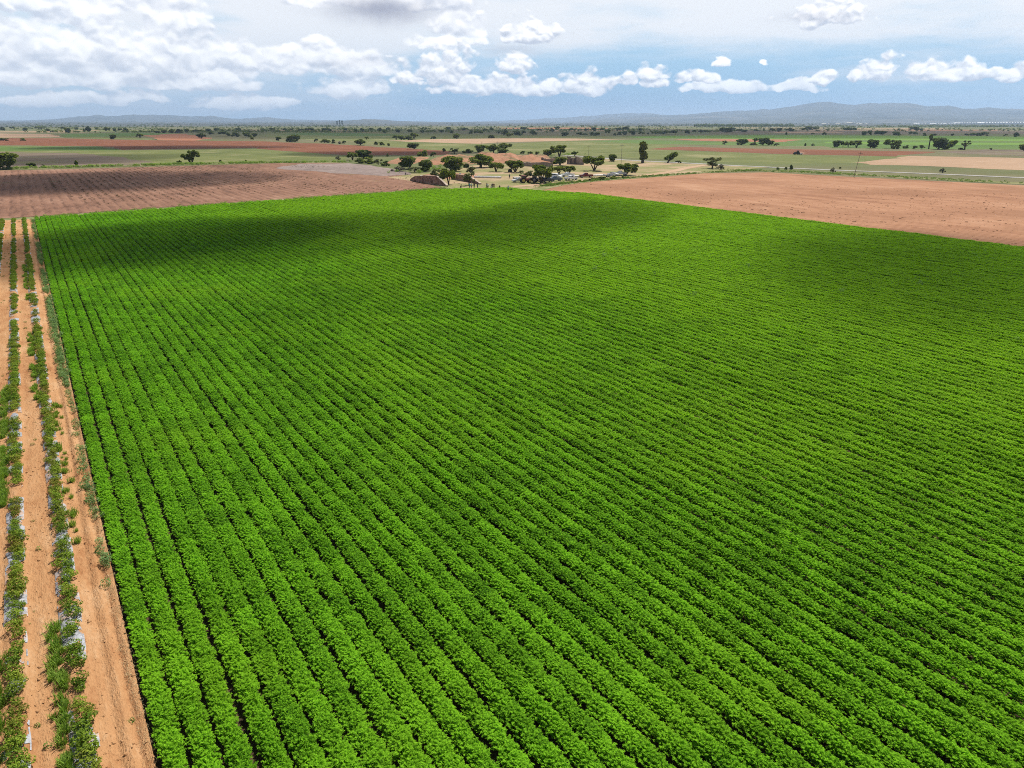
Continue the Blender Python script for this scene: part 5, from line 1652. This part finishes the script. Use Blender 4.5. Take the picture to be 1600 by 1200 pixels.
def pipe(pts, label, rad=0.38):
    """Big whitish irrigation pipe lying on the grass; open ends with a collar."""
    ps = [at(*q) for q in pts]
    e = root('irrigation_pipe', (ps[0].x, ps[0].y, 0), 0, label, 'pipe')
    o = Vector((ps[0].x, ps[0].y, 0))
    V = []; F = []; seg = 16
    for i, p in enumerate(ps):
        d = (ps[min(i + 1, len(ps) - 1)] - ps[max(i - 1, 0)]).normalized(); nn = Vector((-d.y, d.x, 0))
        for rr_ in (rad,):
            for k in range(seg):
                a = 2 * math.pi * k / seg
                V.append(p - o + nn * math.cos(a) * rr_ + Vector((0, 0, rad + 0.05 + math.sin(a) * rr_)))
        if i:
            for k in range(seg):
                F.append(((i - 1) * seg + k, (i - 1) * seg + (k + 1) % seg, i * seg + (k + 1) % seg, i * seg + k))
    link(bpy.data.objects.new('pipe_wall', mesh_from('pipe_wall', V, F, (M['pipe'],), True)), e)
    for p, q in ((ps[0], ps[1]), (ps[-1], ps[-2])):
        d = (q - p).normalized(); nn = Vector((-d.y, d.x, 0)); V = []; F = []
        for t, rr_ in ((-0.02, rad * 1.14), (0.22, rad * 1.14)):
            for k in range(seg):
                a = 2 * math.pi * k / seg
                V.append(p - o + d * t + nn * math.cos(a) * rr_ + Vector((0, 0, rad * 1.14 + 0.02 + math.sin(a) * rr_)))
        for k in range(seg): F.append((k, (k + 1) % seg, seg + (k + 1) % seg, seg + k))
        link(bpy.data.objects.new('end_collar', mesh_from('end_collar', V, F, (M['pipe'],), True)), e)
    return e


M['pipe'] = plain('whitish_pipe', (0.80, 0.79, 0.75), 0.6, 0.3, vary=0.05, scale=0.8)
pipe([(741, 278.0), (760, 278.2), (783, 278.7)], 'whitish irrigation pipe lying on the grass beside the stone walls', 0.36)
pipe([(657, 276.4), (672, 276.3), (688, 276.4)], 'short pale irrigation pipe behind the first stone wall', 0.25)
pipe([(802, 279.8), (812, 279.4)], 'short whitish pipe piece beside the silver sedan', 0.36)
pipe([(897, 276.8), (920, 276.0), (945, 274.8)], 'long pale irrigation pipe behind the maroon pickup', 0.30)

# dark boulder under the umbrella tree
bm = bmesh.new(); bmesh.ops.create_icosphere(bm, subdivisions=3, radius=1.0)
for v in bm.verts:
    k = 1 + 0.22 * (float(fbm(np.array([v.co.x * 1.6 + 5]), np.array([v.co.y * 1.6 + v.co.z * 2 + 9]), 3, 8)[0]) - 0.5)
    v.co *= k; v.co.z = max(v.co.z, -0.25)
bo = new_obj('boulder', bm, plain('dark_rock', (0.035, 0.032, 0.032), 0.9, 0.2, vary=0.3, scale=2.0), smooth=True)
p = gp(797, 269.2); bo.location = p + Vector((0, 0, 0.25)); bo.scale = (0.95, 0.85, 1.15)
tag(bo, 'dark rounded boulder in the shadow of the broad umbrella tree', 'boulder')

# ------------------------------------------------------------------ ruined walls
def ruin(pts, t, label, cat, name, openings=()):
    """Broken wall; pts = (px, py of the foot, height)."""
    ps = [(at(x, y), h) for x, y, h in pts]
    e = root(name, (ps[0][0].x, ps[0][0].y, 0), 0, label, cat)
    bm = bmesh.new(); o = ps[0][0]
    prev = None
    N = 10
    for i in range(len(ps) - 1):
        for k in range(N + (1 if i == len(ps) - 2 else 0)):
            q = k / N
            p = ps[i][0].lerp(ps[i + 1][0], q) - o
            h = ps[i][1] * (1 - q) + ps[i + 1][1] * q
            h *= 0.82 + 0.36 * float(vnoise(np.array([(i * N + k) * 0.55]), np.array([o.x]), 15)[0])
            d = (ps[i + 1][0] - ps[i][0]).normalized(); nn = Vector((-d.y, d.x, 0)) * t / 2
            ring = [bm.verts.new((p.x - nn.x, p.y - nn.y, -0.3)), bm.verts.new((p.x + nn.x, p.y + nn.y, -0.3)), bm.verts.new((p.x + nn.x, p.y + nn.y, h)), bm.verts.new((p.x - nn.x, p.y - nn.y, h))]
            if prev:
                for j in range(4): bm.faces.new((prev[j], prev[(j + 1) % 4], ring[(j + 1) % 4], ring[j]))
            else: bm.faces.new(ring[::-1])
            prev = ring
    bm.faces.new(prev)
    new_obj('wall', bm, M['plaster'], e)
    for (x, y, w, h, z) in openings:
        c = at(x, y) - o
        d = (ps[-1][0] - ps[0][0]).normalized(); nn = Vector((-d.y, d.x, 0))
        if nn.dot(FWD) > 0: nn = -nn
        bm = bmesh.new()
        a = c + nn * (t / 2 + 0.03)
        vs = [bm.verts.new((a.x + d.x * s * w / 2, a.y + d.y * s * w / 2, zz)) for s, zz in ((-1, z), (1, z), (1, z + h), (-1, z + h))]
        bm.faces.new(vs)
        f = bmesh.ops.extrude_face_region(bm, geom=bm.faces[:])
        for v in f['geom']:
            if isinstance(v, bmesh.types.BMVert): v.co -= nn * 0.05
        new_obj('doorway', bm, M['dark_opening'], e)
    return e


ruin([(886, 256.5, 3.4), (899, 257.0, 3.6), (912, 257.5, 3.3)], 0.5, 'roofless plaster building wall with dark doorways near the road', 'ruin', 'ruined_house', [(892.5, 256.8, 1.1, 2.4, 0.2), (898.5, 257.0, 1.5, 2.6, 0.3), (907, 257.3, 1.0, 1.0, 1.6)])
ruin([(818, 259.5, 1.7), (835, 260.5, 2.0), (864, 260.5, 2.3)], 0.6, 'long low crumbling grey wall in front of the red bank', 'ruin', 'ruined_wall')
ruin([(846, 253, 2.2), (858, 253.5, 1.8), (872, 254, 2.4)], 0.5, 'crumbling plaster wall between red bank and the roofless building', 'ruin', 'ruined_wall')

# ------------------------------------------------------------------ eroded red banks
def bank(name, px0, px1, y0, y1, top, seed, label):
    """Heaped earth: a gridded mound over a patch of ground, gullied and steep to the front."""
    c = (at(px0, (y0 + y1) / 2) + at(px1, (y0 + y1) / 2)) / 2
    ex = (at(px1, (y0 + y1) / 2) - at(px0, (y0 + y1) / 2)); L = ex.length; ex.normalize()
    ey = Vector((-ex.y, ex.x, 0));
    if ey.dot(FWD) < 0: ey = -ey
    D = abs((at((px0 + px1) / 2, y1) - at((px0 + px1) / 2, y0)).dot(ey))
    nx, ny = 90, 40
    u, w = np.meshgrid(np.linspace(-1, 1, nx), np.linspace(-1, 1, ny))
    X = u * L / 2; Y = w * D / 2
    edge = np.clip(1 - np.abs(u) ** 4, 0, 1) * np.clip(1 - np.abs(w) ** 3, 0, 1)
    nz = fbm(X * 0.10 + seed, Y * 0.05, 4, seed); gul = np.abs(fbm(X * 0.22, Y * 0.05 + seed, 3, seed + 3) - 0.5) * 2
    rise = np.clip((w + 0.75) / 0.5, 0, 1)
    h = top * edge * rise * (0.45 + 0.9 * nz) * (0.72 + 0.5 * gul) - 0.1
    W_ = np.stack([c.x + X * ex.x + Y * ey.x, c.y + X * ex.y + Y * ey.y, np.maximum(h, -0.1)], -1).reshape(-1, 3)
    ii = (np.arange(ny - 1)[:, None] * nx + np.arange(nx - 1)[None, :]).ravel()
    structure(name, mesh_np(name, W_, np.stack([ii, ii + 1, ii + nx + 1, ii + nx], 1), (M['bank'],), True), label, 'bank')


bank('dirt_bank', 668, 745, 259, 246, 3.2, 3, 'eroded reddish bank behind the dark trees')
bank('dirt_bank', 735, 815, 257, 243, 4.2, 9, 'bright orange red eroded bank dotted with shrubs')
bank('dirt_bank', 800, 862, 256, 244, 3.2, 14, 'broken end of the red bank by the ruined walls')
bank('dirt_bank', 610, 660, 258, 245, 1.8, 21, 'low scrubby brown bank at the end of the red field')
bank('dirt_bank', 655, 745, 281, 272, 1.5, 27, 'grassy earth dam between the stone walls')

# ------------------------------------------------------------------ utility poles
M['pole_wood'] = plain('weathered_pole', (0.24, 0.21, 0.18), 0.9, 0.15, vary=0.2)


def pole(px, py, h, label, tilt=0.0, arm=True):
    p = at(px, py)
    e = root('utility_pole', (p.x, p.y, 0), -AZ, label, 'utility pole')
    e.rotation_euler = (0, tilt, -AZ)
    bm = bmesh.new(); bmesh.ops.create_cone(bm, cap_ends=True, segments=10, radius1=0.11, radius2=0.07, depth=h + 0.5, matrix=Matrix.Translation((0, 0, h / 2 - 0.25)))
    new_obj('pole_shaft', bm, M['pole_wood'], e)
    if arm:
        bm = bmesh.new(); add_box(bm, -0.9, -0.19, h - 0.75, 0.9, -0.10, h - 0.62); new_obj('crossarm', bm, M['pole_wood'], e)
        for x in (-0.8, 0, 0.8):
            bm = bmesh.new(); bmesh.ops.create_cone(bm, cap_ends=True, segments=8, radius1=0.06, radius2=0.04, depth=0.18, matrix=Matrix.Translation((x, -0.145, h - 0.53)))
            new_obj('insulator', bm, M['concrete'], e)


pole(1334, 277.0, 9.5, 'thin leaning utility pole on the verge by the bare field', R(7))
pole(970.5, 255.5, 9.5, 'thin utility pole beside the road near a small dark tree')
pole(777.5, 239, 7.5, 'utility pole behind the tree row on the red bank')
pole(753, 238, 7.0, 'grey utility pole at the first tree on the red bank')
pole(649, 229, 8.0, 'faint utility pole at the pale field corner behind a dark tree')
pole(919.5, 251, 8.0, 'utility pole behind the ruined building beside the road')

# ------------------------------------------------------------------ greenhouses and sheds far off
M['film'] = plain('greenhouse_film', (0.82, 0.82, 0.80), 0.5, 0.3, vary=0.05, scale=0.02)
M['shed'] = plain('pale_shed', (0.62, 0.58, 0.48), 0.7, 0.2, vary=0.08, scale=0.02)


def greenhouse(px0, px1, py, h, label, mat='film', bays=6, cat='greenhouse', group=None):
    a, b_ = at(px0, py), at(px1, py)
    d = math.hypot(a.x, a.y)
    z = far_z((px0 + px1) / 2, d) - 0.3
    L = (b_ - a).length; rz = math.atan2(b_.y - a.y, b_.x - a.x)
    e = root('greenhouse' if mat == 'film' else 'warehouse', (a.x, a.y, z), rz, label, cat, group)
    D = 90.0
    bm = bmesh.new(); add_box(bm, 0, 0, 0, L, D, h * 0.62); new_obj('wall', bm, M[mat], e)
    bm = bmesh.new(); w = L / bays
    for k in range(bays):
        prof = [(k * w + w * t, h * 0.62 + 0.02 + h * 0.38 * math.sin(math.pi * t)) for t in np.linspace(0, 1, 9)]
        add_prism(bm, prof, 0.3, D - 0.3)
    new_obj('roof', bm, M[mat], e)


for px0, px1, py, h, lab in ((1436, 1450, 195.3, 8, 'small white greenhouse block at the edge of the dark wood'), (1462, 1474, 195.4, 7, 'short white greenhouse next to the small block'), (1478, 1496, 195.4, 7, 'low white greenhouse before the longer ones'),
                             (1499, 1535, 195.4, 9, 'long white greenhouse in the middle of the white band'), (1537, 1572, 195.3, 11, 'bright white greenhouse before the widest one'), (1573, 1640, 195.3, 12, 'widest white greenhouse reaching the picture edge')):
    greenhouse(px0, px1, py, h * 1.1, lab, group='greenhouses under the mountains', bays=max(3, int((px1 - px0) / 4)))
for px0, px1, py, h, lab in ((1290, 1299, 195.3, 7, 'small whitish warehouse among far dark trees'), (1312, 1329, 195.3, 9, 'long yellowish warehouse below the mountains'), (1330, 1334, 195.3, 13, 'small white block building beside the yellowish warehouse'), (1345, 1362, 195.2, 6, 'low pale warehouse past the white block')):
    greenhouse(px0, px1, py, h, lab, 'shed', 2, 'warehouse')

# ------------------------------------------------------------------ people
def skin_chain(name, pts, edges, mat, parent=None, root_i=0):
    me = bpy.data.meshes.new(name)
    me.from_pydata([p[:3] for p in pts], edges, [])
    me.materials.append(mat)
    o = link(bpy.data.objects.new(name, me), parent)
    sm = o.modifiers.new('skin', 'SKIN')
    for i, p in enumerate(pts):
        sv = me.skin_vertices[0].data[i]
        rx = p[3]; ry = p[4] if len(p) > 4 else p[3]
        sv.radius = (rx, ry); sv.use_root = (i == root_i)
    sm.use_smooth_shade = True
    ss = o.modifiers.new('smooth', 'SUBSURF'); ss.levels = 1; ss.render_levels = 1
    return o


SKIN = plain('skin', (0.36, 0.20, 0.13), 0.6, 0.3, vary=0.05)
CLOTH = {}
def cloth(c):
    if c not in CLOTH:
        CLOTH[c] = plain('cloth_' + c, {'black': (0.02, 0.02, 0.022), 'white': (0.72, 0.72, 0.72), 'teal': (0.04, 0.42, 0.44), 'navy': (0.025, 0.035, 0.08), 'jeans': (0.05, 0.08, 0.16), 'grey': (0.3, 0.3, 0.31),
                                        'maroon': (0.12, 0.02, 0.03), 'beige': (0.5, 0.42, 0.3), 'straw': (0.6, 0.5, 0.3), 'lightblue': (0.35, 0.55, 0.65), 'hair': (0.02, 0.014, 0.01)}[c], 0.9, 0.1, vary=0.1)
    return CLOTH[c]


def person(loc, face, top, legs, hat, label, pose='stand', group='people at the end of the crop', seed=0):
    """Front of the body towards +y, then turned by face."""
    r = random.Random(seed)
    e = root('person', loc, face, label, 'person', group)
    if pose == 'crouch':
        hip = 0.42; lean = 0.28; knee = [(s * 0.13, 0.34, 0.50) for s in (-1, 1)]; foot = [(s * 0.13, 0.02, 0.07) for s in (-1, 1)]
    elif pose == 'bend':
        hip = 0.88; lean = 0.48; knee = [(s * 0.11, 0.05, 0.48) for s in (-1, 1)]; foot = [(s * 0.12, 0.0, 0.07) for s in (-1, 1)]
    else:
        st = r.uniform(-0.12, 0.12); hip = 0.92; lean = 0.03
        knee = [(s * 0.10, s * st * 0.6 + 0.03, 0.49) for s in (-1, 1)]; foot = [(s * 0.11, s * st, 0.07) for s in (-1, 1)]
    tl = 0.52
    dz = math.sqrt(max(tl * tl - lean * lean, 0.01))
    ch = (0, lean * 0.75, hip + dz * 0.72); nk = (0, lean, hip + dz); hd = (0, lean * 1.12 + 0.03, hip + dz + 0.21)
    sh = [(s * 0.19, lean * 0.95, hip + dz * 0.94) for s in (-1, 1)]
    if pose == 'stand':
        el = [(s * 0.25, lean + 0.02 + r.uniform(-0.03, 0.10), hip + 0.22) for s in (-1, 1)]
        ha = [(s * 0.24, lean + r.uniform(0.05, 0.26), hip + r.uniform(-0.02, 0.16)) for s in (-1, 1)]
    else:
        el = [(s * 0.22, lean + 0.20, hip + dz - 0.30) for s in (-1, 1)]
        ha = [(s * 0.12, lean + 0.34, max(0.12, hip + dz - 0.55)) for s in (-1, 1)]
    P = [(0, 0, hip, 0.13, 0.10), (0, lean * 0.4, hip + dz * 0.38, 0.125, 0.09), (*ch, 0.15, 0.10), (*nk, 0.055), (*hd, 0.085, 0.10), (hd[0], hd[1] + 0.01, hd[2] + 0.09, 0.07, 0.085)]
    E = [(0, 1), (1, 2), (2, 3), (3, 4), (4, 5)]
    for k, s in enumerate((-1, 1)):
        b = len(P); P += [(*sh[k], 0.06), (*el[k], 0.042), (*ha[k], 0.03), (ha[k][0], ha[k][1] + 0.05, ha[k][2] - 0.08, 0.038, 0.02)]
        E += [(2, b), (b, b + 1), (b + 1, b + 2), (b + 2, b + 3)]
        tip = Vector(P[b + 3][:3])
        for f in range(4):                               # fingers and thumb
            q = tip + Vector((s * (-0.03 + 0.02 * f), 0.02, -0.06 - 0.01 * (f in (1, 2)))); P.append((*q, 0.009)); E.append((b + 3, len(P) - 1))
        q = Vector(P[b + 2][:3]) + Vector((-s * 0.045, 0.05, -0.05)); P.append((*q, 0.010)); E.append((b + 2, len(P) - 1))
        b = len(P); P += [(s * 0.09, 0, hip - 0.04, 0.09), (*knee[k], 0.06), (foot[k][0], foot[k][1], 0.09, 0.042), (foot[k][0], foot[k][1] + 0.15, 0.035, 0.04, 0.03)]
        E += [(0, b), (b, b + 1), (b + 1, b + 2), (b + 2, b + 3)]
    skin_chain('body', P, E, SKIN, e)
    # shirt and trousers follow the same bones, a little fuller
    S_ = [(0, 0, hip + 0.03, 0.165, 0.125), (0, lean * 0.4, hip + dz * 0.38, 0.155, 0.115), (*ch, 0.185, 0.125), (nk[0], nk[1], nk[2] - 0.04, 0.085)]
    SE = [(0, 1), (1, 2), (2, 3)]
    for k in range(2):
        b = len(S_); m = [(sh[k][j] * 0.1 + el[k][j] * 0.9) for j in range(3)]
        S_ += [(*sh[k], 0.085), (*m, 0.062)]; SE += [(2, b), (b, b + 1)]
    skin_chain('shirt', S_, SE, cloth(top), e)
    T_ = [(0, 0, hip + 0.02, 0.150, 0.12)]; TE = []
    for k, s in enumerate((-1, 1)):
        b = len(T_); T_ += [(s * 0.095, 0, hip - 0.06, 0.105), (*knee[k], 0.078), (foot[k][0], foot[k][1], 0.12, 0.062)]
        TE += [(0, b), (b, b + 1), (b + 1, b + 2)]
    skin_chain('trousers', T_, TE, cloth(legs), e)
    bm = bmesh.new()
    if hat == 'hair':
        bmesh.ops.create_icosphere(bm, subdivisions=2, radius=0.112)
        for v in bm.verts: v.co.z = max(v.co.z * 1.05, -0.02 - 0.06 * (v.co.y < 0))
        h = new_obj('hair', bm, cloth('hair'), e, smooth=True); h.location = (hd[0], hd[1] - 0.015, hd[2] + 0.07)
    else:
        bmesh.ops.create_cone(bm, cap_ends=True, segments=18, radius1=0.115, radius2=0.085, depth=0.12, matrix=Matrix.Translation((0, 0, 0.07)))
        bmesh.ops.create_cone(bm, cap_ends=True, segments=22, radius1=0.20, radius2=0.19, depth=0.015)
        h = new_obj('hat', bm, cloth(hat), e); h.location = (hd[0], hd[1], hd[2] + 0.09); h.rotation_euler.x = -lean * 0.6
    # face: nose, eyes and mouth
    bm = bmesh.new()
    vs = [bm.verts.new(v) for v in ((-0.018, 0, -0.02), (0.018, 0, -0.02), (0, 0.03, -0.018), (0, 0.002, 0.04))]
    for f in ((0, 1, 2), (0, 2, 3), (1, 3, 2), (0, 3, 1)): bm.faces.new([vs[i] for i in f])
    nz = new_obj('nose', bm, SKIN, e); nz.location = (hd[0], hd[1] + 0.095, hd[2] + 0.02)
    return e


def pt(px, py, z=0.06):
    p = at(px, py); return (p.x, p.y, z)


PEOPLE = [
    (720, 296.0, 200, 'black', 'black', 'black', 'person dressed all in black nearest the stone wall, bending slightly', 'bend'),
    (734, 295.0, 160, 'teal', 'jeans', 'hair', 'person in a bright teal shirt under the pale olive tree', 'stand'),
    (736.5, 295.3, 240, 'lightblue', 'navy', 'straw', 'person in a pale blue shirt close beside the teal shirt', 'stand'),
    (741, 294.6, 30, 'black', 'black', 'hair', 'person in black standing between the teal shirt and a navy one', 'stand'),
    (746, 294.6, 330, 'navy', 'jeans', 'hair', 'person in a navy top standing alone in the middle', 'stand'),
    (760.5, 295.5, 100, 'grey', 'navy', 'hair', 'person in grey at the edge of the larger group', 'stand'),
    (762.3, 296.0, 200, 'white', 'black', 'hair', 'person in a white shirt and black trousers in the larger group', 'stand'),
    (767, 296.0, 210, 'white', 'grey', 'hair', 'person in white crouching in the larger group', 'crouch'),
    (769.2, 295.5, 160, 'navy', 'black', 'black', 'person in dark clothes with a black hat in the larger group', 'stand'),
    (771.8, 295.6, 190, 'maroon', 'black', 'hair', 'person in a dark maroon top at the end of the larger group', 'stand'),
    (781, 295.6, 170, 'black', 'black', 'hair', 'person in black crouching apart near the crop corner', 'crouch'),
    (794, 299.5, 200, 'lightblue', 'navy', 'beige', 'person in pale blue standing among the green crop', 'stand'),
    (796, 279.6, 190, 'navy', 'black', 'hair', 'person in dark clothes walking past the end of the whitish pipe', 'stand'),
    (634, 274.3, 190, 'white', 'navy', 'hair', 'person in a white shirt alone on the stony patch', 'stand'),
    (719, 277.0, 190, 'lightblue', 'grey', 'straw', 'person in pale blue behind the second stone wall', 'stand'),
]
for i, (px, py, f, a, b_, h, lab, pose) in enumerate(PEOPLE):
    person(pt(px, py, 0.08 if i != 13 else 0.07), -AZ + R(f), a, b_, h, lab, pose, seed=i)

# harvest crates by the crop corner
M['crate'] = plain('crate_plastic', (0.03, 0.035, 0.04), 0.6, 0.3, vary=0.15)


def crate(px, py, label, z=0.08):
    p = at(px, py)
    e = root('harvest_crate', (p.x, p.y, z), -AZ + rng.uniform(-0.3, 0.3), label, 'crate')
    bm = bmesh.new(); add_box(bm, -0.42, -0.28, 0, 0.42, 0.28, 0.04); new_obj('crate_floor', bm, M['crate'], e)
    bm = bmesh.new()
    for zz in (0.05, 0.16, 0.27):
        for s in (-1, 1):
            add_box(bm, -0.42, s * 0.28 - 0.015, zz, 0.42, s * 0.28 + 0.015, zz + 0.085); add_box(bm, s * 0.42 - 0.015, -0.262, zz, s * 0.42 + 0.015, 0.262, zz + 0.085)
    for s in (-1, 1):
        for q in (-1, 1): add_box(bm, s * 0.395 - 0.02, q * 0.255 - 0.02, 0.04, s * 0.395 + 0.02, q * 0.255 + 0.02, 0.365)
    new_obj('slatted_side', bm, M['crate'], e)


crate(783.6, 296.2, 'dark crate on the ground beside the crouching person in black')
crate(798.5, 299.0, 'dark crate set down in the crop beside the person in pale blue', 0.42)

# ------------------------------------------------------------------ cumulus clouds overhead, beyond the top of the picture; their shade falls on the fields
CLOUD_Z = 900.0


def cloud(cx, cy, rx, ry, turn, density, seed, label, thick=90.0):
    """A lumpy flat-based cloud whose shade falls on the ground place (cx, cy)."""
    bm = bmesh.new(); bmesh.ops.create_icosphere(bm, subdivisions=5, radius=1.0)
    for v in bm.verts:
        k = 1 + 0.5 * (float(fbm(np.array([v.co.x * 1.7 + seed]), np.array([v.co.y * 1.7 + v.co.z]), 4, seed)[0]) - 0.5) * 2 * 0.7
        v.co.x *= k; v.co.y *= k; v.co.z *= (1.0 if v.co.z > 0 else 0.35)
    m, n, out = material('cloud_vapour')
    pv = n.add('VolumePrincipled'); pv.inputs['Color'].default_value = (0.97, 0.97, 0.98, 1); pv.inputs['Density'].default_value = density
    n.l.new(pv.outputs[0], out.inputs['Volume'])
    me = bpy.data.meshes.new('cloud'); bm.to_mesh(me); bm.free(); me.materials.append(m)
    me.polygons.foreach_set('use_smooth', [True] * len(me.polygons))
    o = link(bpy.data.objects.new('cloud', me))
    k = CLOUD_Z / SUN_DIR.z
    o.location = (cx + SUN_DIR.x * k, cy + SUN_DIR.y * k, CLOUD_Z)
    o.scale = (rx, ry, thick); o.rotation_euler.z = turn
    return tag(o, label, 'cloud', 'clouds overhead', kind='stuff')


def shade(px, py, wpx, hpx, density, seed, label):
    c = at(px, py); a = at(px - wpx / 2, py); b_ = at(px + wpx / 2, py)
    f = at(px, py - hpx / 2); g_ = at(px, py + hpx / 2)
    return cloud(c.x, c.y, (b_ - a).length / 2, (f - g_).length / 2, math.atan2((b_ - a).y, (b_ - a).x), density, seed, label)


shade(300, 367, 540, 36, 0.024, 3, 'small thin cloud over the crop')
shade(590, 353, 420, 30, 0.019, 5, 'narrow thin cloud over the far crop')
shade(890, 334, 340, 40, 0.013, 7, 'thin cloud over the far middle of the crop')
shade(760, 405, 320, 40, 0.006, 8, 'faint cloud over the middle of the crop')
shade(1450, 392, 480, 46, 0.018, 12, 'thin cloud over the crop and bare field edge')
shade(150, 281, 560, 28, 0.018, 15, 'cloud over the stubble field')
shade(110, 248, 360, 16, 0.009, 18, 'cloud over the fallow field')
shade(620, 239, 300, 7, 0.016, 22, 'cloud over the red field end')
shade(260, 230, 420, 5, 0.016, 25, 'cloud over the long red field')
shade(900, 206, 1500, 12, 0.010, 33, 'cloud over the far plain')

# ------------------------------------------------------------------ haze: one closed box round camera, plain and hills
def box_mesh(name, lo, hi, mats=()):
    x0, y0, z0 = lo; x1, y1, z1 = hi
    return mesh_from(name, [(x0, y0, z0), (x1, y0, z0), (x1, y1, z0), (x0, y1, z0), (x0, y0, z1), (x1, y0, z1), (x1, y1, z1), (x0, y1, z1)],
                     [(0, 3, 2, 1), (4, 5, 6, 7), (0, 1, 5, 4), (1, 2, 6, 5), (2, 3, 7, 6), (3, 0, 4, 7)], mats)


HZ = 26000.0
mh, n, out = material('haze_air')
pv = n.add('VolumePrincipled')
pv.inputs['Color'].default_value = (0.49, 0.66, 0.92, 1)
pv.inputs['Density'].default_value = 7e-5
pv.inputs['Anisotropy'].default_value = 0.35
n.l.new(pv.outputs[0], out.inputs['Volume'])
hz = link(bpy.data.objects.new('haze', box_mesh('haze', (-HZ, -HZ, -1.0), (HZ, HZ, 430.0), (mh,))))
tag(hz, 'thin pale blue haze over the whole plain', 'haze', kind='stuff')
